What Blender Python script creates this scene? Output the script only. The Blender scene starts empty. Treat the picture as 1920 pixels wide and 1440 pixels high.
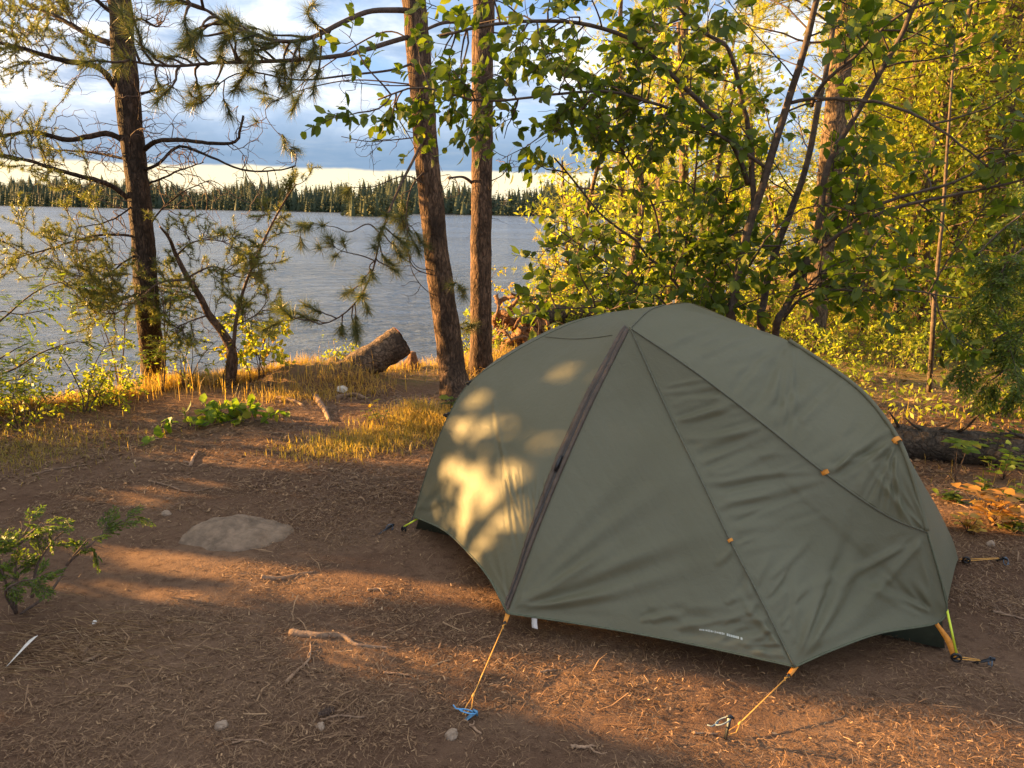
import bpy, math, random
import numpy as np
from mathutils import Matrix, Vector, noise as mnoise
from mathutils.bvhtree import BVHTree

rng = np.random.default_rng(7)
random.seed(7)
sc = bpy.context.scene
COL = sc.collection

# ------------------------------------------------------------------ camera
FPX = 1442.0
CAM_H = 1.6
PITCH = math.radians(12.8)
ROLL = math.radians(0.9)


def ray(px, py):
    x = (px - 960) / FPX
    y = -(py - 720) / FPX
    c, s = math.cos(ROLL), math.sin(ROLL)
    x, y = c * x - s * y, s * x + c * y
    cp, sp = math.cos(PITCH), math.sin(PITCH)
    return np.array([x, cp + y * sp, -sp + y * cp])


CAM = np.array([0, 0, CAM_H])


def D(px, py, z=0.0):                      # point of a picture ray at height z
    d = ray(px, py)
    return CAM + d * ((z - CAM_H) / d[2])


def P(px, py, Y):                          # point of a picture ray at ground distance Y
    d = ray(px, py)
    return CAM + d * (Y / d[1])


def project(V):
    q = np.asarray(V) - CAM
    cp, sp = math.cos(PITCH), math.sin(PITCH)
    dep = q[:, 1] * cp - q[:, 2] * sp
    x = q[:, 0] / dep
    y = (q[:, 1] * sp + q[:, 2] * cp) / dep
    c, s = math.cos(ROLL), math.sin(ROLL)
    x, y = c * x + s * y, -s * x + c * y
    return np.stack([x * FPX + 960, 720 - y * FPX], 1)


cam = bpy.data.cameras.new("camera")
cam.sensor_width = 36
cam.lens = 36 * FPX / 1920
cam.clip_start = 0.05
cam.clip_end = 6000
co = bpy.data.objects.new("camera", cam)
COL.objects.link(co)
o0 = ray(960, 720)
ax = ray(961, 720) - o0
ay = ray(960, 719) - o0
ax /= np.linalg.norm(ax)
ay /= np.linalg.norm(ay)
az = np.cross(ax, ay)
m = Matrix.Identity(4)
for i in range(3):
    m[i][0], m[i][1], m[i][2], m[i][3] = ax[i], ay[i], az[i], CAM[i]
co.matrix_world = m
sc.camera = co

# ------------------------------------------------------------------ sun, sky
SUN_EL = math.radians(11.0)
SUNXY = np.array([-0.966, 0.259])
SUN = np.array([SUNXY[0] * math.cos(SUN_EL), SUNXY[1] * math.cos(SUN_EL), math.sin(SUN_EL)])
sl = bpy.data.lights.new("sun", 'SUN')
sl.energy = 5.0
sl.angle = math.radians(0.8)
sl.color = (1.0, 0.56, 0.19)
so = bpy.data.objects.new("sun", sl)
COL.objects.link(so)
so.rotation_euler = Vector(SUN).to_track_quat('Z', 'Y').to_euler()
so.location = (-20, 5, 10)

sc.view_settings.view_transform = 'Standard'
sc.view_settings.look = 'None'
sc.view_settings.exposure = 2.6
sc.view_settings.gamma = 1
sc.cycles.max_bounces = 7
sc.cycles.diffuse_bounces = 4
sc.cycles.glossy_bounces = 3
sc.cycles.transmission_bounces = 4
sc.cycles.use_denoising = True
sc.cycles.sample_clamp_indirect = 6


class NT:
    """small node-tree helper"""
    def __init__(s, tree):
        s.t = tree
        s.n = tree.nodes
        s.n.clear()

    def add(s, kind, inputs=None, **props):
        n = s.n.new(kind)
        for k, v in props.items():
            setattr(n, k, v)
        for k, v in (inputs or {}).items():
            s.set(n, k, v)
        return n

    def set(s, n, k, v):
        if isinstance(v, bpy.types.NodeSocket):
            s.t.links.new(v, n.inputs[k])
        elif isinstance(v, bpy.types.Node):
            s.t.links.new(v.outputs[0], n.inputs[k])
        else:
            if isinstance(v, tuple) and len(v) == 3 and n.inputs[k].type == 'RGBA':
                v = (*v, 1)
            n.inputs[k].default_value = v

    def math(s, op, a, b=0.0, clamp=False):
        return s.add('ShaderNodeMath', {0: a, 1: b}, operation=op, use_clamp=clamp)

    def mix(s, fac, a, b, blend='MIX'):
        n = s.add('ShaderNodeMix', data_type='RGBA', blend_type=blend)
        s.set(n, 0, fac)
        s.set(n, 6, a)
        s.set(n, 7, b)
        return n.outputs[2]

    def ramp(s, fac, stops, interp='LINEAR'):
        n = s.add('ShaderNodeValToRGB', {0: fac})
        r = n.color_ramp
        r.interpolation = interp
        while len(r.elements) < len(stops):
            r.elements.new(0.5)
        for e, (p, c) in zip(r.elements, stops):
            e.position = p
            e.color = (*c, 1) if len(c) == 3 else c
        return n.outputs[0]

    def smooth(s, x, lo, hi):
        n = s.add('ShaderNodeMapRange', {0: x, 1: lo, 2: hi, 3: 0.0, 4: 1.0}, interpolation_type='SMOOTHSTEP')
        return n.outputs[0]


w = bpy.data.worlds.new("World")
sc.world = w
w.use_nodes = True
n = NT(w.node_tree)
tc = n.add('ShaderNodeTexCoord').outputs['Generated']
sep = n.add('ShaderNodeSeparateXYZ', {0: tc})
X, Y, Z = sep.outputs
sky = n.add('ShaderNodeTexSky', sky_type='NISHITA', sun_disc=False, sun_elevation=SUN_EL)
sky.sun_rotation = math.atan2(SUNXY[0], SUNXY[1])
sky.dust_density = 1.2
skyc = n.mix(1.0, sky.outputs[0], (0.10, 0.10, 0.10), 'MULTIPLY')
zz = n.math('MAXIMUM', Z, 0.0)
den = n.math('ADD', zz, 0.11)
cx = n.math('DIVIDE', X, den)
cy = n.math('DIVIDE', Y, den)
cv = n.add('ShaderNodeCombineXYZ', {0: cx, 1: cy, 2: 3.7})
big = n.add('ShaderNodeTexNoise', {'Vector': cv, 'Scale': 0.62, 'Detail': 7.0, 'Roughness': 0.56, 'Distortion': 0.35})
fine = n.add('ShaderNodeTexNoise', {'Vector': cv, 'Scale': 1.9, 'Detail': 6.0, 'Roughness': 0.6, 'Distortion': 0.3})
cover = n.smooth(big.outputs[0], 0.38, 0.54)
shade = n.smooth(fine.outputs[0], 0.34, 0.68)
ccol = n.ramp(shade, [(0.0, (0.15, 0.205, 0.29)), (0.4, (0.25, 0.295, 0.36)), (0.72, (0.34, 0.37, 0.42)), (1.0, (0.52, 0.51, 0.47))])
blue = n.mix(0.65, skyc, (0.085, 0.17, 0.36))
c1 = n.mix(cover, blue, ccol)
# darker cloud bank low down, cream gap under it
wob = n.add('ShaderNodeTexNoise', {'Vector': tc, 'Scale': 9.0, 'Detail': 5.0, 'Roughness': 0.6})
zw = n.math('ADD', Z, n.math('MULTIPLY', n.math('SUBTRACT', wob.outputs[0], 0.5), 0.075))
bankm = n.math('SUBTRACT', 1.0, n.smooth(zw, 0.08, 0.14))
bankc = n.ramp(n.smooth(zw, 0.05, 0.13), [(0.0, (0.088, 0.138, 0.205)), (0.5, (0.15, 0.205, 0.285)), (1.0, (0.26, 0.31, 0.38))])
c2 = n.mix(n.math('MULTIPLY', bankm, 0.92), c1, bankc)
wob2 = n.add('ShaderNodeTexNoise', {'Vector': tc, 'Scale': 14.0, 'Detail': 4.0})
zg = n.math('ADD', Z, n.math('MULTIPLY', n.math('SUBTRACT', wob2.outputs[0], 0.5), 0.012))
gap = n.math('SUBTRACT', 1.0, n.smooth(zg, 0.042, 0.047))
c3 = n.mix(gap, c2, (0.46, 0.40, 0.27))
# warm bright sky round the low sun, out to the left
dt = n.add('ShaderNodeVectorMath', {0: tc, 1: tuple(SUN)}, operation='DOT_PRODUCT')
glow = n.math('POWER', n.math('MAXIMUM', dt.outputs['Value'], 0.0), 9.0)
c4 = n.mix(n.math('MULTIPLY', glow, 0.8), c3, (0.95, 0.62, 0.30))
# high bright cloud overhead
top = n.smooth(Z, 0.42, 0.75)
c5 = n.mix(n.math('MULTIPLY', top, 0.8), c4, (0.40, 0.40, 0.40))
bg = n.add('ShaderNodeBackground', {0: c5, 1: 0.49})
n.add('ShaderNodeOutputWorld', {0: bg})


# ------------------------------------------------------------------ materials
def mat(name):
    m_ = bpy.data.materials.new(name)
    m_.use_nodes = True
    return m_, NT(m_.node_tree)


def leaf_mat(name, stops, trans=0.45, tint=1.5, rough=0.5):
    m_, n = mat(name)
    at = n.add('ShaderNodeAttribute', attribute_name='var').outputs['Fac']
    c = n.ramp(at, stops)
    b = n.add('ShaderNodeBsdfPrincipled', {'Base Color': c, 'Roughness': rough, 'Specular IOR Level': 0.35})
    tcol = n.mix(1.0, c, (tint, tint * 1.05, tint * 0.5), 'MULTIPLY')
    t = n.add('ShaderNodeBsdfTranslucent', {0: tcol})
    mx = n.add('ShaderNodeMixShader', {0: trans, 1: b, 2: t})
    n.add('ShaderNodeOutputMaterial', {0: mx})
    return m_


def bark_mat(name, dark, light, sc_=1.0, stretch=0.22):
    m_, n = mat(name)
    tc = n.add('ShaderNodeTexCoord').outputs['Object']
    nd = n.add('ShaderNodeTexNoise', {'Vector': tc, 'Scale': 14.0, 'Detail': 3.0})
    wp = n.add('ShaderNodeVectorMath', {0: tc, 1: n.add('ShaderNodeVectorMath', {0: nd.outputs[1], 3: 0.05}, operation='SCALE').outputs[0]}, operation='ADD').outputs[0]
    mp = n.add('ShaderNodeMapping', {0: wp, 3: (1, 1, stretch)})
    v = n.add('ShaderNodeTexVoronoi', {'Vector': mp, 'Scale': 26.0 * sc_}, feature='DISTANCE_TO_EDGE')
    nz = n.add('ShaderNodeTexNoise', {'Vector': mp, 'Scale': 60.0 * sc_, 'Detail': 6.0, 'Roughness': 0.7})
    nb = n.add('ShaderNodeTexNoise', {'Vector': tc, 'Scale': 6.0, 'Detail': 3.0})
    crack = n.math('ADD', 0.35, n.math('MULTIPLY', n.smooth(n.math('ADD', v.outputs[0], n.math('MULTIPLY', nz.outputs[0], 0.16)), 0.06, 0.26), 0.65))
    k = n.math('MULTIPLY', crack, n.smooth(nz.outputs[0], 0.3, 0.7))
    k2 = n.math('MULTIPLY', k, n.smooth(nb.outputs[0], 0.2, 0.62))
    c = n.mix(k2, dark, light)
    hgt = n.math('ADD', n.math('MULTIPLY', crack, 0.7), n.math('MULTIPLY', nz.outputs[0], 0.6))
    bp = n.add('ShaderNodeBump', {'Height': hgt, 'Strength': 0.85, 'Distance': 0.014})
    b = n.add('ShaderNodeBsdfPrincipled', {'Base Color': c, 'Roughness': 0.9, 'Specular IOR Level': 0.15, 'Normal': bp})
    n.add('ShaderNodeOutputMaterial', {0: b})
    return m_


def plain(name, col, rough=0.6, var=0.0, scale=20.0, metallic=0.0, bump=0.0):
    m_, n = mat(name)
    tc = n.add('ShaderNodeTexCoord').outputs['Object']
    nz = n.add('ShaderNodeTexNoise', {'Vector': tc, 'Scale': scale, 'Detail': 5.0, 'Roughness': 0.65})
    d = tuple(c * (1 - var) for c in col)
    l = tuple(min(1, c * (1 + var)) for c in col)
    c = n.mix(n.smooth(nz.outputs[0], 0.3, 0.7), d, l)
    b = n.add('ShaderNodeBsdfPrincipled', {'Base Color': c, 'Roughness': rough, 'Metallic': metallic})
    if bump:
        bp = n.add('ShaderNodeBump', {'Height': nz.outputs[0], 'Strength': bump, 'Distance': 0.02})
        n.set(b, 'Normal', bp)
    n.add('ShaderNodeOutputMaterial', {0: b})
    return m_


M = {}
M['alder'] = leaf_mat('alder_leaf', [(0, (0.040, 0.066, 0.008)), (0.55, (0.095, 0.135, 0.013)), (0.9, (0.17, 0.195, 0.02)), (1, (0.30, 0.24, 0.035))], 0.45, 2.0)
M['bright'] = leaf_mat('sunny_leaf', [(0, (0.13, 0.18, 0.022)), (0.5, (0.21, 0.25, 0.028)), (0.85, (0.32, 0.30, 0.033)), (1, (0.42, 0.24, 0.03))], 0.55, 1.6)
M['rowan'] = leaf_mat('rowan_leaf', [(0, (0.09, 0.17, 0.02)), (0.6, (0.17, 0.24, 0.024)), (1, (0.32, 0.27, 0.03))], 0.5, 1.6)
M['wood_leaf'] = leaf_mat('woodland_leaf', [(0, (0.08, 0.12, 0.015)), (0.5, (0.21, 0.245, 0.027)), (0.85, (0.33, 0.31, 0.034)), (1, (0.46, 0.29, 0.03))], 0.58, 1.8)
M['orange_leaf'] = leaf_mat('autumn_leaf', [(0, (0.25, 0.14, 0.03)), (0.5, (0.38, 0.19, 0.045)), (1, (0.45, 0.3, 0.05))], 0.4, 1.1)
M['needle_long'] = leaf_mat('long_needle', [(0, (0.055, 0.08, 0.032)), (0.6, (0.12, 0.135, 0.04)), (1, (0.27, 0.21, 0.06))], 0.3, 1.4, 0.4)
M['needle_short'] = leaf_mat('short_needle', [(0, (0.09, 0.11, 0.03)), (0.6, (0.19, 0.20, 0.045)), (1, (0.37, 0.31, 0.07))], 0.35, 1.4, 0.4)
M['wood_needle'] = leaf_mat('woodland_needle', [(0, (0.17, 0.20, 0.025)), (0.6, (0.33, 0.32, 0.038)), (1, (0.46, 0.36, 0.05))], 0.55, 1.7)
M['cedar'] = leaf_mat('cedar_spray', [(0, (0.05, 0.085, 0.014)), (0.6, (0.10, 0.15, 0.02)), (1, (0.23, 0.24, 0.035))], 0.4, 1.7)
M['grass'] = leaf_mat('dry_grass_blade', [(0, (0.17, 0.18, 0.03)), (0.35, (0.36, 0.26, 0.065)), (1, (0.58, 0.36, 0.11))], 0.5, 1.3)
M['far'] = leaf_mat('far_conifer', [(0, (0.030, 0.047, 0.027)), (0.6, (0.052, 0.070, 0.034)), (1, (0.10, 0.105, 0.038))], 0.05, 1.0, 0.8)  # greens lightened, distance haze is put into the leaf colour
M['litter'] = leaf_mat('fallen_needle', [(0, (0.11, 0.06, 0.034)), (0.5, (0.26, 0.155, 0.085)), (0.85, (0.42, 0.27, 0.15)), (1, (0.52, 0.38, 0.24))], 0.15, 1.0, 0.6)
M['twig'] = plain('twig_bark', (0.075, 0.05, 0.036), 0.9, 0.4, 40)
M['bare_twig'] = plain('dead_twig_bark', (0.12, 0.078, 0.058), 0.9, 0.4, 40)
M['stem'] = plain('smooth_stem_bark', (0.085, 0.06, 0.042), 0.85, 0.45, 25, bump=0.4)
M['bark_dark'] = bark_mat('jack_pine_bark', (0.024, 0.018, 0.014), (0.125, 0.083, 0.058), 1.0, 0.25)
M['bark_red'] = bark_mat('red_pine_bark', (0.040, 0.027, 0.020), (0.25, 0.155, 0.10), 1.0, 0.25)
M['bark_pale'] = bark_mat('woodland_pine_bark', (0.05, 0.036, 0.025), (0.28, 0.19, 0.115), 0.8, 0.3)
M['deadwood'] = bark_mat('weathered_wood', (0.04, 0.032, 0.025), (0.15, 0.115, 0.085), 0.8, 1.0)
M['rootwood'] = bark_mat('torn_root_wood', (0.10, 0.055, 0.035), (0.38, 0.22, 0.12), 0.6, 0.8)
M['cutwood'] = plain('cut_wood', (0.34, 0.1, 0.035), 0.8, 0.35, 30, bump=0.3)


# ------------------------------------------------------------------ mesh helpers
def mk(name, V, F, material, parent=None, base=(0, 0, 0), smooth=True, var=None, mats=None, midx=None):
    V = np.asarray(V, np.float64) - np.asarray(base)
    Fs = F if isinstance(F, list) else [F]
    Fs = [np.asarray(f, np.int64) for f in Fs if len(f)]
    me = bpy.data.meshes.new(name)
    me.vertices.add(len(V))
    me.vertices.foreach_set('co', V.astype(np.float32).ravel())
    loops = np.concatenate([f.ravel() for f in Fs])
    tot = np.concatenate([np.full(len(f), f.shape[1]) for f in Fs])
    start = np.concatenate([[0], np.cumsum(tot)[:-1]])
    me.loops.add(len(loops))
    me.loops.foreach_set('vertex_index', loops.astype(np.int32))
    me.polygons.add(len(tot))
    me.polygons.foreach_set('loop_start', start.astype(np.int32))
    if smooth:
        me.polygons.foreach_set('use_smooth', np.ones(len(tot), bool))
    if var is not None:
        a = me.attributes.new('var', 'FLOAT', 'POINT')
        a.data.foreach_set('value', np.asarray(var, np.float32))
    for mm in (mats or [material]):
        me.materials.append(mm)
    if midx is not None:
        me.polygons.foreach_set('material_index', np.asarray(midx, np.int32))
    me.update(calc_edges=True)
    me.validate()
    o = bpy.data.objects.new(name, me)
    COL.objects.link(o)
    if parent is not None:
        o.parent = parent
    else:
        o.location = base
    return o


def tag(o, label=None, cat=None, group=None, kind=None):
    for k, v in (('label', label), ('category', cat), ('group', group), ('kind', kind)):
        if v:
            o[k] = v
    return o


def thing(name, base, label, cat, group=None):
    o = bpy.data.objects.new(name, None)
    o.empty_display_size = 0.1
    COL.objects.link(o)
    o.location = base
    return tag(o, label, cat, group)


class Soup:
    """collects vertices, faces and a per-vertex variation value"""
    def __init__(s):
        s.V, s.T, s.Q, s.var, s.n = [], [], [], [], 0

    def add(s, V, T=None, Q=None, var=None):
        V = np.asarray(V, float)
        if not len(V):
            return
        if T is not None and len(T):
            s.T.append(np.asarray(T) + s.n)
        if Q is not None and len(Q):
            s.Q.append(np.asarray(Q) + s.n)
        s.V.append(V)
        s.var.append(np.full(len(V), 0.5) if var is None else np.asarray(var, float))
        s.n += len(V)

    def build(s, name, material, parent=None, base=(0, 0, 0), smooth=True, **k):
        F = []
        if s.T:
            F.append(np.concatenate(s.T))
        if s.Q:
            F.append(np.concatenate(s.Q))
        return mk(name, np.concatenate(s.V), F, material, parent, base, smooth, np.concatenate(s.var), **k)


def norm(a):
    a = np.asarray(a, float)
    return a / np.maximum(np.linalg.norm(a, axis=-1, keepdims=True), 1e-9)


def resample(pts, n):
    pts = np.asarray(pts, float)
    if len(pts) > 2:                       # Catmull-Rom, then even spacing
        e = np.vstack([2 * pts[0] - pts[1], pts, 2 * pts[-1] - pts[-2]])
        out = []
        for i in range(1, len(e) - 2):
            t = np.linspace(0, 1, 24, endpoint=False)[:, None]
            p0, p1, p2, p3 = e[i - 1], e[i], e[i + 1], e[i + 2]
            out.append(0.5 * (2 * p1 + (p2 - p0) * t + (2 * p0 - 5 * p1 + 4 * p2 - p3) * t ** 2 + (-p0 + 3 * p1 - 3 * p2 + p3) * t ** 3))
        pts = np.vstack(out + [pts[-1:]])
    s = np.concatenate([[0], np.cumsum(np.linalg.norm(np.diff(pts, axis=0), axis=1))])
    t = np.linspace(0, s[-1], n)
    return np.stack([np.interp(t, s, pts[:, k]) for k in range(pts.shape[1])], 1)


def tube(pts, r, seg=6, cap=True, squash=1.0, rough=0.0, twist=0.0):
    pts = np.asarray(pts, float)
    n_ = len(pts)
    r = np.broadcast_to(np.asarray(r, float), (n_,)) if np.ndim(r) == 0 or len(np.atleast_1d(r)) == n_ else np.interp(np.linspace(0, 1, n_), np.linspace(0, 1, len(r)), r)
    t = np.gradient(pts, axis=0)
    t = norm(t)
    ref = np.array([0, 0, 1.0]) if abs(t[0][2]) < 0.8 else np.array([1.0, 0, 0])
    a = np.cross(t[0], ref)
    a /= np.linalg.norm(a)
    A = np.zeros((n_, 3))
    for i in range(n_):
        a = a - t[i] * (a @ t[i])
        a /= max(np.linalg.norm(a), 1e-9)
        A[i] = a
    B = np.cross(t, A)
    th = np.linspace(0, 2 * np.pi, seg, endpoint=False)
    rr = r[:, None] * np.ones(seg)
    if rough:
        rr = rr * (1 + rough * rng.uniform(-1, 1, (n_, seg)))
    V = pts[:, None, :] + rr[..., None] * (np.cos(th)[None, :, None] * A[:, None, :] + squash * np.sin(th)[None, :, None] * B[:, None, :])
    V = V.reshape(-1, 3)
    i, j = np.meshgrid(np.arange(n_ - 1), np.arange(seg), indexing='ij')
    j2 = (j + 1) % seg
    Q = np.stack([i * seg + j, i * seg + j2, (i + 1) * seg + j2, (i + 1) * seg + j], -1).reshape(-1, 4)
    T = None
    if cap:
        V = np.vstack([V, pts[:1], pts[-1:]])
        k = np.arange(seg)
        T = np.vstack([np.stack([np.full(seg, n_ * seg), (k + 1) % seg, k], 1),
                       np.stack([np.full(seg, n_ * seg + 1), (n_ - 1) * seg + k, (n_ - 1) * seg + (k + 1) % seg], 1)])
    return V, T, Q


def addtube(s, pts, r, seg=6, **k):
    V, T, Q = tube(pts, r, seg, **k)
    s.add(V, T, Q)


def frames(d, up=None):
    d = norm(d)
    n_ = len(d)
    r = norm(rng.normal(size=(n_, 3))) if up is None else np.broadcast_to(up, (n_, 3))
    b = norm(np.cross(d, r))
    c = np.cross(b, d)
    return d, b, c


LEAF = np.array([[0, 0, 0], [0.3, 0.27, 0.05], [0.3, 0, 0], [0.3, -0.27, 0.05], [0.68, 0.25, 0.03], [0.68, 0, -0.02], [0.68, -0.25, 0.03], [1, 0, -0.1]], float)
LEAF_T = np.array([[0, 2, 1], [0, 3, 2], [4, 5, 7], [5, 6, 7]])
LEAF_Q = np.array([[1, 2, 5, 4], [2, 3, 6, 5]])
DIA = np.array([[0, 0, 0], [0.45, 0.26, 0.04], [1, 0, 0], [0.45, -0.26, 0.04]], float)
DIA_T = np.array([[0, 3, 1], [1, 3, 2]])


def leaves(s, pos, d, size, width=1.0, up=None, simple=False, var=None, flat=0.0):
    """leaf blades at pos growing along d"""
    pos = np.asarray(pos, float)
    n_ = len(pos)
    if not n_:
        return
    if flat:
        u = norm(rng.normal(size=(n_, 3)) * (1 - flat) + np.array([0, 0, 1.0]) * flat)
        d, b, c = frames(d, u)
    else:
        d, b, c = frames(d, up)
    tpl, T, Q = (DIA, DIA_T, None) if simple else (LEAF, LEAF_T, LEAF_Q)
    size = np.broadcast_to(np.asarray(size, float), (n_,))[:, None, None]
    t = tpl[None]
    V = pos[:, None] + size * (t[..., 0:1] * d[:, None] + width * t[..., 1:2] * b[:, None] + t[..., 2:3] * c[:, None])
    m_ = len(tpl)
    off = (np.arange(n_) * m_)[:, None, None]
    v = rng.beta(2.2, 2.4, n_) if var is None else np.broadcast_to(var, (n_,))
    s.add(V.reshape(-1, 3), (T[None] + off).reshape(-1, 3), None if Q is None else (Q[None] + off).reshape(-1, 4), np.repeat(v, m_))


def needles(s, pos, d, length, width, var=None):
    """thin blades, one triangle each"""
    pos = np.asarray(pos, float)
    n_ = len(pos)
    if not n_:
        return
    d, b, c = frames(d)
    L = np.broadcast_to(np.asarray(length, float), (n_,))[:, None]
    V = np.stack([pos - b * width / 2, pos + b * width / 2, pos + d * L], 1)
    F = np.arange(n_ * 3).reshape(-1, 3)
    v = rng.beta(2, 2.2, n_) if var is None else var
    s.add(V.reshape(-1, 3), F, None, np.repeat(v, 3))


def tufts(s, pos, d, n_each, length, width, spread=0.9, along=0.06, droop=0.0):
    """needle tufts: needles leaving a shoot tip round direction d"""
    pos = np.repeat(np.asarray(pos, float), n_each, 0)
    dd = np.repeat(norm(d), n_each, 0)
    n_ = len(pos)
    k = rng.uniform(0, 1, n_)[:, None]
    q = norm(dd * rng.uniform(0.35, 1.3, (n_, 1)) + spread * norm(rng.normal(size=(n_, 3))) + np.array([0, 0, -droop]))
    needles(s, pos - dd * along * k, q, length * rng.uniform(0.7, 1.1, n_), width)


def wander(start, d, L, n_=7, wob=0.25, grav=0.0, up=0.0):
    p = np.array(start, float)
    d = norm(np.array(d, float))
    out = [p.copy()]
    for i in range(n_):
        d = norm(d + rng.normal(size=3) * wob + np.array([0, 0, -grav + up * i / n_]))
        p = p + d * L / n_
        out.append(p.copy())
    return np.array(out)


def pick(pts, t):
    s = np.linspace(0, 1, len(pts))
    return np.array([np.interp(t, s, pts[:, k]) for k in range(3)])


def tang(pts, t):
    return norm(pick(pts, min(1, t + 0.04)) - pick(pts, max(0, t - 0.04)))


def side_dir(t, up=0.2, fwd=0.6, flat=0.0):
    r = rng.normal(size=3)
    r = r - t * (r @ t)
    r[2] *= (1 - flat)
    return norm(norm(r) + t * fwd + np.array([0, 0, up]))


def vnoise(x, y, seed=0):
    """smooth value noise on arrays, 0..1"""
    xi, yi = np.floor(x).astype(np.int64), np.floor(y).astype(np.int64)
    fx, fy = x - xi, y - yi
    fx, fy = fx * fx * (3 - 2 * fx), fy * fy * (3 - 2 * fy)

    def h(a, b):
        v = (a * 374761393 + b * 668265263 + seed * 974634777) & 0x7fffffff
        v = ((v ^ (v >> 13)) * 1274126177) & 0x7fffffff
        return ((v ^ (v >> 16)) & 0xffff) / 65535.0
    return (h(xi, yi) * (1 - fx) + h(xi + 1, yi) * fx) * (1 - fy) + (h(xi, yi + 1) * (1 - fx) + h(xi + 1, yi + 1) * fx) * fy


def fbm(x, y, seed=0, oct_=4):
    t, a, s_ = 0, 0.5, 0
    for k in range(oct_):
        t = t + a * vnoise(x * 2 ** k, y * 2 ** k, seed + k)
        s_ += a
        a *= 0.5
    return t / s_


def sstep(x, a, b):
    t = np.clip((x - a) / (b - a), 0, 1)
    return t * t * (3 - 2 * t)


# ------------------------------------------------------------------ ground
LX = [-300, -60, -15, -6, -4.6, -3.7, -3.1, -2, -1, -.2, 1, 2.5, 5, 9, 15, 40, 150, 400]
LY = [-120, -40, 1.5, 4.9, 5.6, 6.15, 6.95, 7.5, 7.9, 8.6, 9.9, 12, 17, 26, 36, 75, 160, 330]
WATER = -0.8


def gz(x, y):
    x, y = np.asarray(x, float), np.asarray(y, float)
    lip = np.interp(x, LX, LY) + (fbm(x * 1.3, y * 0.3, 5) - 0.5) * 0.5
    out = y - lip
    z = 0.05 * (fbm(x * 0.7, y * 0.7, 1) - 0.5) + 0.022 * (fbm(x * 3.1, y * 3.1, 2) - 0.5) + 0.009 * (fbm(x * 14, y * 14, 3) - 0.5)
    z = z + 0.03 * np.clip(y - 8.5, 0, 12) * sstep(x, 3, 7)
    z = z + 0.21 * np.exp(-(((x + 1.75) / 0.5) ** 2 + ((y - 6.95) / 0.33) ** 2) ** 1.5) * (0.4 + 1.2 * fbm(x * 6, y * 6, 9))
    z = z + 0.10 * np.exp(-(((x + 0.75) / 0.35) ** 2 + ((y - 5.75) / 0.4) ** 2))
    z = z - 1.25 * sstep(out, -0.25, 1.9) - 3.0 * sstep(out, 1.9, 14)
    return z


def G(x, y):
    return np.array([x, y, float(gz(x, y))])


def Dg(px, py, dz=0.0):
    p = D(px, py, 0)
    for _ in range(4):
        p = D(px, py, float(gz(p[0], p[1])) + dz)
    return p


def axis(segs, lo, hi):
    a = [np.arange(s, e, st) for s, e, st in segs]
    a = np.concatenate(a + [[segs[-1][1]]])
    left = [a[0]]
    st = 0.3
    while left[-1] > lo:
        left.append(left[-1] - st)
        st *= 1.25
    right = [a[-1]]
    st = 0.3
    while right[-1] < hi:
        right.append(right[-1] + st)
        st *= 1.25
    return np.concatenate([left[:0:-1], a, right[1:]])


xs = axis([(-12, -3.2, .12), (-3.2, 3.2, .025), (3.2, 13, .12)], -500, 500)
ys = axis([(-2, 1.2, .2), (1.2, 5.5, .025), (5.5, 11, .06), (11, 30, .3)], -120, 420)
gx, gy = np.meshgrid(xs, ys, indexing='ij')
V = np.stack([gx, gy, gz(gx, gy)], -1).reshape(-1, 3)
nx, ny = len(xs), len(ys)
i, j = np.meshgrid(np.arange(nx - 1), np.arange(ny - 1), indexing='ij')
Q = np.stack([i * ny + j, (i + 1) * ny + j, (i + 1) * ny + j + 1, i * ny + j + 1], -1).reshape(-1, 4)
mg, n = mat('campsite_soil')
tc = n.add('ShaderNodeTexCoord').outputs['Object']
a1 = n.add('ShaderNodeTexNoise', {'Vector': tc, 'Scale': 1.1, 'Detail': 5.0, 'Roughness': 0.6})
a2 = n.add('ShaderNodeTexNoise', {'Vector': tc, 'Scale': 22.0, 'Detail': 6.0, 'Roughness': 0.7})
a3 = n.add('ShaderNodeTexNoise', {'Vector': tc, 'Scale': 140.0, 'Detail': 4.0, 'Roughness': 0.7})
c = n.mix(n.smooth(a1.outputs[0], 0.35, 0.65), (0.135, 0.078, 0.050), (0.205, 0.128, 0.083))
c = n.mix(n.smooth(a2.outputs[0], 0.45, 0.75), c, (0.092, 0.052, 0.034))
c = n.mix(n.math('MULTIPLY', n.smooth(a3.outputs[0], 0.55, 0.72), 0.6), c, (0.27, 0.18, 0.115))
# mossy, leafy floor away from the trodden pitch
sp = n.add('ShaderNodeSeparateXYZ', {0: tc})
far_ = n.smooth(n.math('ADD', sp.outputs[1], n.math('MULTIPLY', n.math('SUBTRACT', a1.outputs[0], 0.5), 3.0)), 6.2, 7.6)
moss = n.mix(n.smooth(a2.outputs[0], 0.4, 0.62), (0.20, 0.12, 0.05), (0.12, 0.12, 0.03))
c = n.mix(n.math('MULTIPLY', far_, 0.85), c, moss)
hh = n.math('ADD', n.math('MULTIPLY', a2.outputs[0], 0.7), n.math('MULTIPLY', a3.outputs[0], 0.35))
bp = n.add('ShaderNodeBump', {'Height': hh, 'Strength': 0.9, 'Distance': 0.03})
b = n.add('ShaderNodeBsdfPrincipled', {'Base Color': c, 'Roughness': 0.95, 'Specular IOR Level': 0.1, 'Normal': bp})
n.add('ShaderNodeOutputMaterial', {0: b})
tag(mk('ground', V, Q, mg), kind='structure')

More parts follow.
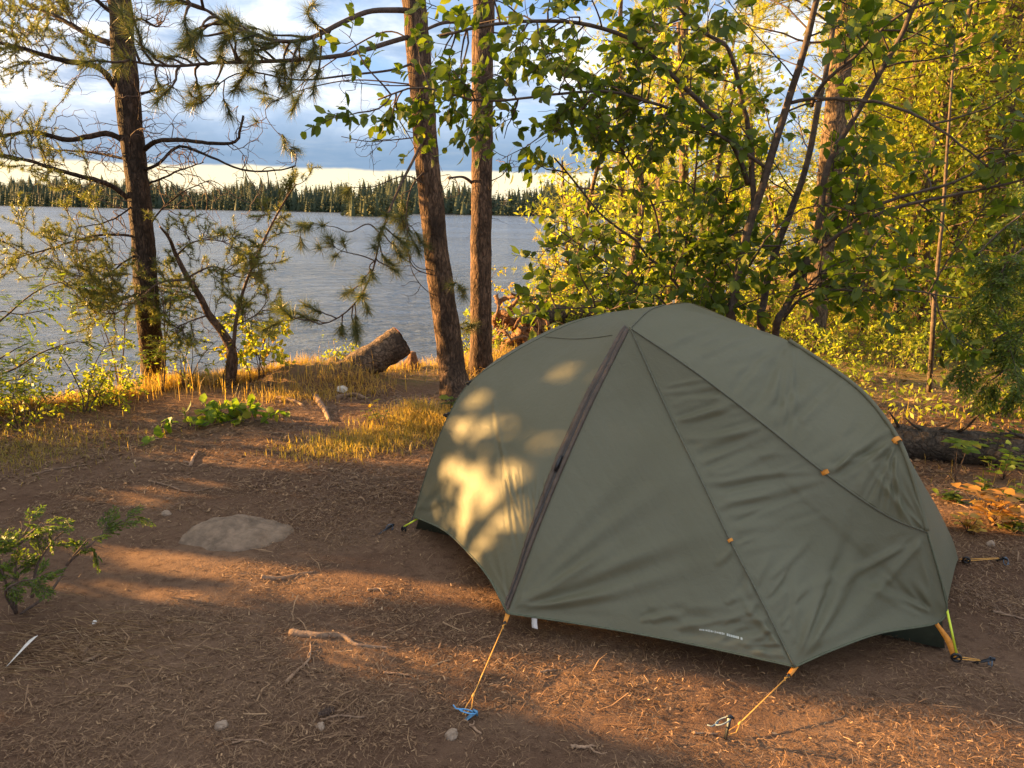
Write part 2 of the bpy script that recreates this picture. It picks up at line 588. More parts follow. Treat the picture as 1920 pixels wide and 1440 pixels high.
# ------------------------------------------------------------------ lake
mw, n = mat('lake_water')
tc = n.add('ShaderNodeTexCoord').outputs['Object']
mp = n.add('ShaderNodeMapping', {0: tc, 2: (0, 0, 0.25), 3: (0.55, 1.0, 1)})
r1 = n.add('ShaderNodeTexNoise', {'Vector': mp, 'Scale': 1.5, 'Detail': 5.0, 'Roughness': 0.62, 'Distortion': 0.4})
r2 = n.add('ShaderNodeTexNoise', {'Vector': mp, 'Scale': 0.32, 'Detail': 3.0, 'Roughness': 0.5})
r3 = n.add('ShaderNodeTexNoise', {'Vector': mp, 'Scale': 6.5, 'Detail': 3.0, 'Roughness': 0.6})
hh = n.math('ADD', n.math('ADD', n.math('MULTIPLY', r1.outputs[0], 0.42), n.math('MULTIPLY', r2.outputs[0], 0.35)), n.math('MULTIPLY', r3.outputs[0], 0.05))
ln = n.add('ShaderNodeTexNoise', {'Vector': n.add('ShaderNodeMapping', {0: tc, 3: (0.35, 1.0, 1)}), 'Scale': 0.06, 'Detail': 3.0})
bp = n.add('ShaderNodeBump', {'Height': hh, 'Strength': n.math('ADD', 0.45, n.math('MULTIPLY', n.smooth(ln.outputs[0], 0.35, 0.65), 0.55)), 'Distance': 1.0})
b = n.add('ShaderNodeBsdfPrincipled', {'Base Color': (0.085, 0.10, 0.115), 'Roughness': 0.16, 'IOR': 1.33, 'Normal': bp})
n.add('ShaderNodeOutputMaterial', {0: b})
wv = np.array([[-3000, -200, WATER], [3000, -200, WATER], [3000, 3500, WATER], [-3000, 3500, WATER]], float)
tag(mk('lake_water', wv, np.array([[0, 1, 2, 3]]), mw), kind='structure')

# ------------------------------------------------------------------ far shore and its forest
SH = np.array([[-900, 700], [-420, 500], [-307, 455], [-200, 395], [-110, 345], [-40, 315], [0, 300], [40, 285], [90, 270], [160, 280], [260, 320], [500, 420], [900, 700]], float)
S = resample(np.c_[SH, np.zeros(len(SH))], 160)[:, :2]
back = S * 1.0
prof = [(-6, -1.6), (0, -0.82), (1.5, -0.55), (14, 0.6), (60, 5), (160, 7)]
V = []
for off, z in prof:
    q = S + norm(S) * off
    V.append(np.c_[q, np.full(len(q), z) + (0.35 * rng.uniform(-1, 1, len(q)) if -2 < z < 0 else 0)])
V = np.array(V)
kx, ky = V.shape[:2]
i, j = np.meshgrid(np.arange(kx - 1), np.arange(ky - 1), indexing='ij')
Q = np.stack([i * ky + j, i * ky + j + 1, (i + 1) * ky + j + 1, (i + 1) * ky + j], -1).reshape(-1, 4)
tag(mk('far_shore', V.reshape(-1, 3), Q, plain('far_bank_soil', (0.025, 0.026, 0.018), 0.9, 0.5, 0.4)), kind='structure')

ff = Soup()


def far_tree(x, y, z, h, r, v):
    m_ = int(46 + h * 2)
    t = rng.uniform(0, 1, m_) ** 1.1
    a = rng.uniform(0, 2 * np.pi, m_)
    pw = rng.choice([0.45, 0.6, 0.85])
    rr = r * (1 - t) ** pw * np.sqrt(rng.uniform(0.15, 1, m_)) * rng.uniform(.8, 1.25)
    pos = np.stack([x + rr * np.cos(a), y + rr * np.sin(a), z + h * (0.02 + 0.80 * t)], 1)
    d = np.stack([np.cos(a), np.sin(a), rng.uniform(-.7, .5, m_)], 1)
    leaves(ff, pos - d * .3, d, rng.uniform(.7, 1.4, m_) * (1.15 - .6 * t), .95, simple=True, var=np.clip(v + rng.normal(size=m_) * .12, 0, 1))
    k = np.linspace(0, 2 * np.pi, 5, endpoint=False)
    ring = np.stack([x + .4 * r * np.cos(k), y + .4 * r * np.sin(k), np.full(5, z)], 1)
    q = np.arange(5)
    ff.add(np.vstack([ring, [[x, y, z + h * .80]]]), np.stack([q, (q + 1) % 5, np.full(5, 5)], 1), None, np.full(6, max(0, v - .2)))


for row, (off, hm) in enumerate([(0.8, 0.55), (6, 0.9), (17, 1.0), (30, 1.1)]):
    m_ = 1000
    for k in range(m_):
        t = rng.uniform(0.1, 0.82) * (len(S) - 1)
        a = int(t)
        p = S[a] * (1 - (t - a)) + S[min(a + 1, len(S) - 1)] * (t - a)
        dist = np.linalg.norm(p)
        q = p + norm(p) * (off + rng.uniform(-3, 5))
        h = hm * 1.64 * (7.2 + 3.6 * fbm(np.array(t * 0.35), np.array(0.), 4) * 2 - 1.5) * rng.uniform(0.78, 1.06) * rng.choice([1, 1.15], p=[.9, .1])
        h *= 0.85 + 0.15 * dist / 320
        far_tree(q[0], q[1], -0.7, h, h * rng.uniform(0.32, 0.52), rng.beta(2, 3))
for k in range(34):                                   # paler nearer point
    x, y = rng.uniform(-44, -30), rng.uniform(205, 216)
    far_tree(x, y, -0.9, rng.uniform(5.0, 9.5), rng.uniform(1.6, 2.6), rng.uniform(0.65, 1))
tag(ff.build('far_forest', M['far'], smooth=False), 'dark green conifer forest along the far lake shore', 'forest', kind='stuff')

# ------------------------------------------------------------------ tent
TL, TR = D(755, 995), D(1795, 1235)
tu = norm(TR - TL)
tv = np.array([tu[1], -tu[0], 0.0])
TM = (TL + TR) / 2 - tv * 0.5
UP = np.array([0, 0, 1.0])


def TW(s, v, z):
    return TM + tu * s + tv * v + UP * z


def Tpx(px, py, v):                        # picture ray met with the upright plane v = const of the tent
    d = ray(px, py)
    t = (v - (CAM - TM) @ tv) / (d @ tv)
    return CAM + t * d


def coons(c0, c1, d0, d1, na, nb):
    """c0,c1 run along a; d0,d1 along b (d0 at a=0)"""
    c0, c1 = resample(c0, na), resample(c1, na)
    d0, d1 = resample(d0, nb), resample(d1, nb)
    a = np.linspace(0, 1, na)[:, None, None]
    b = np.linspace(0, 1, nb)[None, :, None]
    A = (1 - b) * c0[:, None] + b * c1[:, None]
    B = (1 - a) * d0[None] + a * d1[None]
    Cc = (1 - a) * (1 - b) * c0[0] + a * (1 - b) * c0[-1] + (1 - a) * b * c1[0] + a * b * c1[-1]
    return A + B - Cc


def gnormals(g, outward):
    ga, gb = np.gradient(g, axis=0), np.gradient(g, axis=1)
    nn = norm(np.cross(ga, gb))
    if np.mean(nn @ outward) < 0:
        nn = -nn
    return nn


def grid_faces(na, nb, flip=False):
    i, j = np.meshgrid(np.arange(na - 1), np.arange(nb - 1), indexing='ij')
    q = np.stack([i * nb + j, (i + 1) * nb + j, (i + 1) * nb + j + 1, i * nb + j + 1], -1).reshape(-1, 4)
    return q[:, ::-1] if flip else q


def folded(g, outward, folds, soft=0.002, sag=0.0):
    """push folds (lines given by their ends, width, height) and soft unevenness into a panel"""
    na, nb, _ = g.shape
    nn = gnormals(g, outward)
    a = np.linspace(0, 1, na)[:, None]
    b = np.linspace(0, 1, nb)[None, :]
    edge = np.minimum(np.minimum(a, 1 - a), np.minimum(b, 1 - b))
    mask = sstep(edge, 0.0, 0.035)
    pr = project(g.reshape(-1, 3)).reshape(na, nb, 2)
    h = np.zeros((na, nb))
    for (p0, p1, w0, w1, amp) in folds:
        p0, p1 = np.array(p0, float), np.array(p1, float)
        L = np.linalg.norm(p1 - p0)
        t = (p1 - p0) / L
        q = pr - p0
        s_ = (q @ t) / L
        bend = rng.uniform(-0.03, 0.03) * L
        dd = q @ np.array([-t[1], t[0]]) - bend * np.sin(np.pi * np.clip(s_, 0, 1))
        w_ = w0 + (w1 - w0) * np.clip(s_, 0, 1)
        prof = np.exp(-(dd / w_) ** 2) - 0.55 * np.exp(-((dd - 1.7 * w_) / w_) ** 2)
        tap = sstep(s_, -0.03, 0.12) * (1 - sstep(s_, 0.45, 1.05))
        h += amp * prof * tap
    x = g[..., 0] + g[..., 2] * 0.7
    y = g[..., 1] - g[..., 2]
    h += soft * 2 * (fbm(x * 7, y * 7, 11) - 0.5) + soft * 0.5 * (fbm(x * 30, y * 30, 12) - 0.5)
    h -= sag * np.sin(np.pi * a) * np.sin(np.pi * b)
    return g + nn * (h * mask)[..., None], nn


def fan(o, a0, a1, k, l0, l1, w, amp, jit=6):
    out = []
    for q in range(k):
        th = math.radians(a0 + (a1 - a0) * (q + rng.uniform(0.1, 0.9)) / k)
        L = rng.uniform(l0, l1)
        s_ = rng.uniform(0.0, 0.12)
        dv = np.array([math.cos(th), -math.sin(th)])
        p = np.array(o, float) + rng.normal(size=2) * jit
        out.append((p + dv * L * s_, p + dv * L, w * rng.uniform(0.35, 0.7), w * rng.uniform(0.9, 1.6), amp * rng.uniform(0.5, 1.3)))
    return out


def strewn(line0, line1, k, a0, a1, l0, l1, w, amp, jit=10):
    out = []
    for q in range(k):
        f = (q + rng.uniform(0, 1)) / k
        p = np.array(line0, float) * (1 - f) + np.array(line1, float) * f + rng.normal(size=2) * jit
        th = math.radians(rng.uniform(a0, a1))
        L = rng.uniform(l0, l1)
        out.append((p, p + L * np.array([math.cos(th), -math.sin(th)]), w * rng.uniform(0.5, 1.1), w * rng.uniform(0.6, 1.5), amp * rng.uniform(0.4, 1.3) * rng.choice([1, 1, -1])))
    return out


tN, tF = Tpx(1182, 615, .42), Tpx(1292, 568, -.42)
tMid, tHL, tHR = Tpx(1245, 572, 0), Tpx(1139, 586, 0), Tpx(1480, 640, 0)
legR = [tHR, Tpx(1556, 690, .09), Tpx(1620, 740, .2), Tpx(1676, 812, .32), Tpx(1706, 880, .41), Tpx(1738, 998, .475)]
tK = legR[-1]
tE, tC = Tpx(1775, 1135, .5), Tpx(1755, 1168, .52)
tH = Tpx(775, 968, .5)
legL = [tHL, Tpx(1068, 608, .04), Tpx(1000, 640, .1), Tpx(940, 675, .19), Tpx(880, 718, .28), Tpx(838, 785, .4), Tpx(805, 870, .46), tH]
tA, tB = D(952, 1150, .10), D(1490, 1250, .07)


def arc(p, q, dz=0.0, out=0.0, n_=5):
    t = np.linspace(0, 1, n_)[:, None]
    k = np.sin(np.pi * t)
    return np.array(p) * (1 - t) + np.array(q) * t + k * (UP * dz) + k * tv * out


seamC = [tN, Tpx(1300, 695, .455), Tpx(1425, 790, .485), Tpx(1545, 886, .50), Tpx(1660, 965, .49), tK]
seamB = [tN, Tpx(1255, 775, .56), Tpx(1318, 905, .70), Tpx(1372, 1018, .80), Tpx(1425, 1120, .87), tB]
zipc = [tN, tN * .66 + tA * .34 - tu * .022, tN * .33 + tA * .67 - tu * .022, tA]
hemL = [tA, Tpx(918, 1085, 1.03), Tpx(878, 1036, .89), Tpx(832, 994, .70), tH]
hemAB = arc(tA, tB, 0.015, 0.0)
hemBC = [tB, Tpx(1560, 1219, .86), Tpx(1650, 1187, .68), tC]
brow = [tN, tN * .5 + tMid * .5 + UP * .022, tMid]
edgeCK = [tC, tE, Tpx(1760, 1075, .49), tK]

DOOR = coons([tN, tHL * .5 + tN * .5 + UP * .01, tHL], hemL, zipc, legL, 250, 300)
ROOF = coons([tMid, tHL], [tN, tHL * .5 + tN * .5 + UP * .01, tHL], brow[::-1], [tHL, tHL], 40, 40)
MIDP = coons(hemAB, [tN, tN], zipc[::-1], seamB[::-1], 240, 300)
sB, sC = resample(seamB, 300), resample(seamC, 300)
eS = resample(hemBC + edgeCK[1:], 260)
la = np.linspace(0, 1, 300)[:, None, None]
lb = np.linspace(0, 1, 260)[None, :, None]
SIDE = sB[:, None] * (1 - lb) + sC[:, None] * lb + la ** 4 * (eS[None] - (tB * (1 - lb) + tK * lb))
ENDP = coons(brow, legR[:1] + legR[1:], [tN, tN], [tMid, tHR], 4, 4)
BODY = coons(seamC, [tMid] + legR, brow, [tK, tK], 300, 220)
# BODY top edge: ridge then near leg pole
ridge = [tMid, tMid * .66 + tHR * .34 + UP * .012, tMid * .33 + tHR * .67 + UP * .012] + legR
BODY = coons(seamC, ridge, brow, [tK, tK], 300, 220)
outv = norm(tv * 0.8 + UP * 0.5)

f_mid = fan((956, 1146), 10, 50, 10, 190, 470, 15, 0.008) + fan((956, 1146), -2, 14, 5, 120, 330, 9, 0.005) \
    + strewn((1200, 1150), (1450, 1215), 26, -20, 40, 50, 150, 7, 0.0055, 22) + strewn((1330, 1080), (1460, 1200), 10, 20, 80, 40, 110, 8, 0.006, 15) \
    + fan((1484, 1244), 120, 170, 6, 80, 220, 9, 0.006)
f_side = strewn((1235, 720), (1395, 1040), 32, 4, 26, 90, 220, 7.5, 0.0048, 5) + fan((1492, 1246), 30, 78, 9, 180, 430, 14, 0.008) \
    + fan((1735, 1005), 198, 232, 6, 110, 330, 11, 0.0055) + fan((1752, 1162), 100, 165, 6, 90, 230, 8, 0.006) \
    + strewn((1330, 740), (1560, 900), 12, 180, 205, 60, 160, 8, 0.0028, 6) + strewn((1420, 1090), (1490, 1230), 10, 40, 95, 60, 140, 7, 0.005, 10)
f_body = [((1478, 648), (1430, 800), 5, 14, .007), ((1480, 650), (1468, 850), 5, 9, .008), ((1484, 650), (1484, 880), 4, 9, .007), ((1490, 655), (1540, 760), 8, 18, .006)] \
    + fan((1676, 835), 195, 285, 13, 90, 240, 7, 0.0055) + strewn((1240, 640), (1400, 700), 12, 10, 32, 110, 260, 10, 0.005, 16) \
    + strewn((1340, 720), (1640, 930), 14, 25, 75, 70, 220, 11, 0.006, 10) + fan((1560, 893), 25, 60, 5, 120, 260, 9, 0.008) + fan((1735, 1000), 100, 140, 7, 80, 230, 7, 0.006)
f_door = [((940 + 6.5 * k + rng.uniform(-3, 3), 860 + rng.uniform(-15, 60) + 2 * k), (962 + 5.2 * k + rng.uniform(-4, 4), 1010 + rng.uniform(-20, 40)), 2.5, 3.5, .0026 * rng.uniform(.5, 1.2)) for k in range(16)] \
    + fan((950, 1135), 98, 140, 5, 70, 200, 5, 0.003) + [((925, 745), (965, 930), 5, 4, .004), ((948, 880), (992, 1010), 3, 3, .004)] + fan((778, 965), 10, 70, 5, 70, 200, 9, .003)
DOOR_S, nDOOR = folded(DOOR, norm(tv * .7 - tu * .5 + UP * .4), f_door, 0.0016)
ROOF_S, _ = folded(ROOF, UP, [], 0.001)
MID_S, nMID = folded(MIDP, outv, f_mid, 0.003)
SIDE_S, nSIDE = folded(SIDE, outv, f_side, 0.0022)
BODY_S, nBODY = folded(BODY, outv, f_body, 0.002)


def mirror(g):
    q = (g - TM).reshape(-1, 3)
    s_, v_, z_ = q @ tu, q @ tv, q[:, 2]
    return (TM + s_[:, None] * tu - v_[:, None] * tv + z_[:, None] * UP).reshape(g.shape)


def mpt(p):
    return mirror(np.array(p, float)[None])[0]


full_leg = legR + [Tpx(1762, 1080, .495), tE]
far_leg = [tHR, Tpx(1560, 712, -.14), Tpx(1622, 768, -.26), Tpx(1688, 850, -.37), Tpx(1742, 925, -.43), Tpx(1783, 1005, -.48), Tpx(1797, 1048, -.5)]
ENDR = coons([tHR, tHR], [tE, (tE + far_leg[-1]) / 2 + UP * .05, far_leg[-1]], full_leg, far_leg, 60, 120)
farK = far_leg[-2]
FR1 = coons([tMid, tHL], [tF, (tF + tHL) / 2, tHL], [tMid, tF], [tHL, tHL], 20, 20)
FR2 = coons(ridge[:4], [tF, (tF + tHR) / 2, tHR], [tMid, tF], [tHR, tHR], 20, 20)
REAR = coons([mpt(tH), (mpt(tH) + far_leg[-1]) / 2 + UP * .09, far_leg[-1]], [tHL, (tF + tHL) / 2, tF, (tF + tHR) / 2, tHR], [mpt(p) for p in legL[::-1]], far_leg[::-1], 90, 60)
ENDL = coons([tHL, tHL], [tH, (tH + mpt(tH)) / 2 - tu * .03 + UP * .08, mpt(tH)], legL, [mpt(p) for p in legL], 40, 80)

# fabric
mt, n = mat('tent_fabric')
tcn = n.add('ShaderNodeTexCoord').outputs['Object']
wv1 = n.add('ShaderNodeTexVoronoi', {'Vector': tcn, 'Scale': 240.0}, distance='CHEBYCHEV')
bl = n.add('ShaderNodeTexNoise', {'Vector': tcn, 'Scale': 3.0, 'Detail': 3.0})
fc = n.mix(n.smooth(bl.outputs[0], 0.3, 0.7), (0.160, 0.160, 0.104), (0.182, 0.184, 0.126))
cr = n.add('ShaderNodeTexNoise', {'Vector': tcn, 'Scale': 22.0, 'Detail': 7.0, 'Roughness': 0.62, 'Distortion': 0.8})
bp0 = n.add('ShaderNodeBump', {'Height': cr.outputs[0], 'Strength': 0.3, 'Distance': 0.012})
bp = n.add('ShaderNodeBump', {'Height': wv1.outputs[0], 'Strength': 0.25, 'Distance': 0.002, 'Normal': bp0})
b = n.add('ShaderNodeBsdfPrincipled', {'Base Color': fc, 'Roughness': 0.52, 'Specular IOR Level': 0.35, 'Normal': bp})
t_ = n.add('ShaderNodeBsdfTranslucent', {0: (0.27, 0.22, 0.09)})
mx = n.add('ShaderNodeMixShader', {0: 0.30, 1: b, 2: t_})
n.add('ShaderNodeOutputMaterial', {0: mx})
M['fly'] = mt
M['seam'] = plain('tent_seam_tape', (0.10, 0.10, 0.066), 0.7, 0.2, 60)
M['hem'] = plain('tent_hem_binding', (0.09, 0.10, 0.062), 0.7, 0.2, 60)
M['zip_dark'] = plain('zip_coil', (0.022, 0.018, 0.017), 0.45, 0.3, 200)
M['zip_flap'] = plain('zip_flap_tape', (0.07, 0.046, 0.030), 0.5, 0.3, 25)
M['orange'] = plain('orange_webbing', (0.62, 0.24, 0.025), 0.6, 0.15, 80)
M['cord'] = plain('yellow_orange_cord', (0.72, 0.36, 0.07), 0.6, 0.2, 120)
M['black'] = plain('black_plastic', (0.012, 0.012, 0.013), 0.35, 0.2, 50)
M['tub'] = plain('dark_tub_floor', (0.035, 0.042, 0.024), 0.6, 0.2, 20)
M['lime'] = plain('lime_pole', (0.62, 0.72, 0.05), 0.3, 0.05, 50, metallic=0.3)
M['white'] = plain('white_tag', (0.75, 0.74, 0.72), 0.7, 0.05, 50)
M['print'] = plain('pale_print', (0.46, 0.48, 0.42), 0.6, 0.1, 90)

tent_base = (TM[0], TM[1], 0.0)
tent = thing('tent', tent_base, 'grey-green two person camping tent with orange guylines pitched on bare ground', 'tent')


def part(name, g, material=M['fly'], parent=tent):
    gs = g if isinstance(g, list) else [g]
    s_ = Soup()
    for q in gs:
        s_.add(q.reshape(-1, 3), None, grid_faces(q.shape[0], q.shape[1]))
    return s_.build(name, material, parent, tent_base)


fly = part('rainfly', [BODY_S, REAR, FR1, FR2, ENDR, ENDL, ROOF_S])
door = part('vestibule_door', [DOOR_S])
vest = part('vestibule_wall', [MID_S, SIDE_S])

# seams and hems
DBVH = BVHTree.FromPolygons(DOOR_S.reshape(-1, 3).tolist(), grid_faces(250, 300).tolist())
s_ = Soup()
for crv in (seamC, seamB, brow):
    c_ = resample(crv, 70)
    addtube(s_, c_ + outv * 0.003, 0.0048, 6, squash=0.6)
c_, nn_ = [], []
for px in np.linspace(1148, 1022, 40):
    f = (1148 - px) / 126
    p = Vector(ray(px, 628.5 + 5.5 * math.sin(math.pi * f) + 3 * f))
    h_, q, _, _ = DBVH.ray_cast(Vector(CAM), p.normalized())
    if h_ is not None:
        q = np.array(q)
        c_.append(np.array(h_) + (q if q @ outv > 0 else -q) * .0012)
addtube(s_, np.array(c_), 0.0026, 5, squash=0.6)
s_.build('seam', M['seam'], tent, tent_base)
s_ = Soup()
for crv, rr in ((hemL, .0055), (hemAB, .0055), (hemBC + edgeCK[1:3], .0055), (legL, .0042), ([tK, Tpx(1762, 1080, .495), tE], .005)):
    addtube(s_, resample(crv, 60), rr, 6, squash=0.6)
s_.build('hem', M['hem'], tent, tent_base)
s_ = Soup()                                  # pole sleeve over the right leg pole
addtube(s_, resample(legR, 60) + UP * 0.004, 0.009, 8)
s_.build('pole_sleeve', M['fly'], tent, tent_base)

# zip: two flaps over a dark coil along the door's front edge
nb_ = 300
rows = np.arange(2, nb_ - 2, 2)
width = np.interp(np.linspace(0, 1, len(rows)), [0, .12, .5, 1], [.088, .078, .066, .034])
rowlen = np.linalg.norm(np.diff(DOOR_S, axis=0), axis=2).sum(0)[rows]


def zrow(x0, off):
    a = np.clip(x0 * width / rowlen, 0, 1) * 249
    i0 = np.floor(a).astype(int)
    f = (a - i0)[:, None]
    p = DOOR_S[i0, rows] * (1 - f) + DOOR_S[np.minimum(i0 + 1, 249), rows] * f
    return p + nDOOR[i0, rows] * np.broadcast_to(off, (len(rows),))[:, None]


wb = 0.002 * np.sin(np.linspace(0, 26, len(rows))) + 0.001 * rng.normal(size=len(rows))
s_ = Soup()
prof = [(-0.10, .003), (0.0, .010), (0.13, .013), (0.26, .011), (0.36, .004)]
R_ = np.array([zrow(a, h_ + (wb if 0 < a < .3 else 0)) for a, h_ in prof])
s_.add(R_.reshape(-1, 3), None, grid_faces(*R_.shape[:2]))
prof = [(0.58, .004), (0.66, .009), (0.8, .009), (0.95, .006), (1.04, .002)]
R_ = np.array([zrow(a, h_ + wb) for a, h_ in prof])
s_.add(R_.reshape(-1, 3), None, grid_faces(*R_.shape[:2]))
s_.build('zip_flap', M['zip_flap'], tent, tent_base)
s_ = Soup()
R_ = np.array([zrow(a, h_) for a, h_ in ((.34, .0035), (.40, .006), (.5, .008), (.58, .005), (.62, .003), (1.0, .003), (1.05, .0015))])
s_.add(R_.reshape(-1, 3), None, grid_faces(*R_.shape[:2]))
zp = s_.build('zipper', M['zip_dark'], tent, tent_base)
s_ = Soup()
k = int(len(rows) * 0.50)
p = zrow(0.45, 0.014)[k]
q = zrow(0.45, 0.014)[k + 8]
addtube(s_, np.array([p, p * .5 + q * .5 + nDOOR[4, 150] * .004, q]), [.006, .009, .006], 8)
s_.build('zip_slider', M['black'], zp, tent_base)


def on_tent(px, py, off=0.0):
    d = Vector(ray(px, py)).normalized()
    h_, nn_, _, _ = TBVH.ray_cast(Vector(CAM), d)
    if h_ is None:
        return None, None
    nn_ = np.array(nn_)
    if nn_ @ (CAM - np.array(h_)) < 0:
        nn_ = -nn_
    return np.array(h_) + nn_ * off, nn_


vv, ff_, k = [], [], 0
for g in (BODY_S, MID_S, SIDE_S, DOOR_S, ENDR):
    vv.append(g.reshape(-1, 3))
    ff_.append(grid_faces(g.shape[0], g.shape[1]) + k)
    k += len(vv[-1])
TBVH = BVHTree.FromPolygons(np.concatenate(vv).tolist(), np.concatenate(ff_).tolist())

# orange guy loops
for px, py, r_ in ((1547, 884, .014), (1680, 829, .017), (1369, 1014, .010)):
    p, nn_ = on_tent(px, py, 0.004)
    if p is None:
        p, nn_ = Tpx(px, py, .4), outv
    t1 = norm(np.cross(nn_, UP))
    t2 = np.cross(nn_, t1)
    s_ = Soup()
    th = np.linspace(-0.4, 2 * np.pi - 1.2, 14)
    ring = p + nn_ * (r_ * 0.6) + r_ * np.cos(th)[:, None] * norm(t1 * .8 + t2 * .5)[None] + 0.7 * r_ * np.sin(th)[:, None] * nn_
    wd = norm(t2 * .8 - t1 * .5) * r_ * 0.55
    s_.add(np.vstack([ring - wd, ring + wd]), None, np.array([[q, q + 1, q + 15, q + 14] for q in range(13)]))
    s_.build('guy_loop', M['orange'], tent, tent_base)
for px, py in ((838, 777), (879, 717)):
    s_ = Soup()
    p = Tpx(px - 3, py, .34 if py < 750 else .39)
    addtube(s_, np.array([p - tu * .004, p + tu * .012, p + tu * .02 + UP * .012]), .006, 6)
    addtube(s_, np.array([p + tu * .01 - UP * .012, p - tu * .012 - UP * .004]), .004, 6)
    s_.build('fly_clip', M['black'], tent, tent_base)

# tub floor under the fly
s_ = Soup()
lo = [TW(-1.17, .47, .012), TW(1.19, .47, .012), TW(1.19, -.45, .012), TW(-1.17, -.47, .012)]
hi = [TW(-1.13, .44, .2), TW(1.15, .44, .2), TW(1.13, -.42, .2), TW(-1.13, -.44, .2)]
s_.add(np.array(lo + hi), None, np.array([[0, 1, 5, 4], [1, 2, 6, 5], [2, 3, 7, 6], [3, 0, 4, 7], [0, 3, 2, 1]]))
s_.build('tub_floor', M['tub'], tent, tent_base, smooth=False)
s_ = Soup()                                  # mesh inner above the tub, seen only as a dark body through the gaps
top_ = [TW(-.5, .12, 1.02), TW(.5, .12, 1.0), TW(.5, -.12, 1.0), TW(-.5, -.12, 1.02)]
s_.add(np.array(hi + top_), None, np.array([[0, 1, 5, 4], [1, 2, 6, 5], [2, 3, 7, 6], [3, 0, 4, 7]]))


def ribbon(pts, wdir, w0, w1, thick=0.002):
    pts = resample(pts, 12)
    wd = norm(wdir)
    t = norm(np.gradient(pts, axis=0))
    nn_ = norm(np.cross(t, wd))
    ww = np.linspace(w0, w1, 12)[:, None] / 2
    a, b_, c_, d_ = pts - wd * ww, pts + wd * ww, pts + wd * ww + nn_ * thick, pts - wd * ww + nn_ * thick
    Vv = np.vstack([a, b_, c_, d_])
    Q_ = []
    for i_ in range(11):
        for e0, e1 in ((0, 12), (12, 24), (24, 36), (36, 0)):
            Q_.append([e0 + i_, e0 + i_ + 1, e1 + i_ + 1, e1 + i_])
    Q_ += [[0, 12, 24, 36], [11, 47, 35, 23]]
    return Vv, np.array(Q_)


# corner feet: strap, buckle, pole tip and cord to the stake
footR = Dg(1793, 1233, .03)
footL = Dg(757, 992, .02)
footF = Dg(1812, 1050, .03)
for nm, top, foot, mt_, w0, w1 in (('corner_strap', tC, footR, M['orange'], .016, .030), ('corner_strap', tH, footL, M['black'], .008, .012), ('corner_strap', far_leg[-1], footF, M['orange'], .016, .03)):
    s_ = Soup()
    Vv, Q_ = ribbon([top, (top + foot) / 2 + tu * .008, foot], norm(tu + UP * .3), w0, w1)
    s_.add(Vv, None, Q_)
    s_.build(nm, mt_, tent, tent_base, smooth=False)
for foot, r_ in ((footR, .014), (footL, .011), (footF, .013)):
    s_ = Soup()
    th = np.linspace(0, 2 * np.pi, 17)
    d1 = norm(tu * .6 + UP * .6)
    ring = foot + r_ * (np.cos(th)[:, None] * d1 + np.sin(th)[:, None] * norm(np.cross(d1, tv)))
    addtube(s_, ring, .0055, 6, cap=False)
    addtube(s_, np.array([foot - d1 * r_, foot + d1 * r_]), .004, 6)
    s_.build('corner_buckle', M['black'], tent, tent_base)
s_ = Soup()
addtube(s_, np.array([Tpx(1775.5, 1143, .5), footR + UP * .012]), .0045, 8)
s_.build('tent_pole', M['lime'], tent, tent_base)
s_ = Soup()
addtube(s_, np.array([tH + tu * .03 - UP * .005, footL + UP * .012]), .0045, 8)
s_.build('tent_pole', M['lime'], tent, tent_base)
stR, stF, stL = Dg(1836, 1247), Dg(1872, 1054), Dg(722, 998)
for foot, st, mt_ in ((footR, stR, M['cord']), (footF, stF, M['cord'])):
    s_ = Soup()
    sd = norm(np.cross(st - foot, UP)) * .009
    addtube(s_, np.array([foot + sd, st + sd * .4 + UP * .02]), .0018, 5)
    addtube(s_, np.array([foot - sd, st - sd * .4 + UP * .02]), .0018, 5)
    s_.build('corner_cord', mt_, tent, tent_base)

# guylines with webbing tabs
stA, stB = Dg(870, 1349), Dg(1362, 1386)
for anchor, st in ((tA, stA), (tB, stB)):
    d_ = norm(st - anchor)
    side = norm(np.cross(d_, UP))
    s_ = Soup()
    Vv, Q_ = ribbon([anchor - d_ * .008, anchor + d_ * .018 - UP * .006, anchor + d_ * .036 - UP * .01], side, .019, .015, .004)
    s_.add(Vv, None, Q_)
    tab = s_.build('guy_tab', M['orange'], tent, tent_base, smooth=False)
    s_ = Soup()
    a0 = anchor + d_ * .036 - UP * .01
    addtube(s_, np.array([a0, a0 + d_ * .014]), .006, 6)
    s_.build('toggle', M['black'], tab, tent_base)
    s_ = Soup()
    kn = a0 * .2 + st * .8 + UP * .008
    addtube(s_, np.array([a0 + d_ * .012, kn]), .0021, 6)
    addtube(s_, np.array([kn - d_ * .01, kn, kn + d_ * .01]), [.003, .0048, .003], 6)
    addtube(s_, np.array([a0 + d_ * .01 - side * .006, a0 + d_ * .022 + side * .004, a0 + d_ * .036 - side * .004]), .002, 5)
    for q in (-1, 1):
        addtube(s_, np.array([kn, (kn + st) / 2 + side * .010 * q, st + UP * .018 + side * .004 * q]), .0017, 5)
    s_.build('guyline', M['cord'], tent, tent_base)

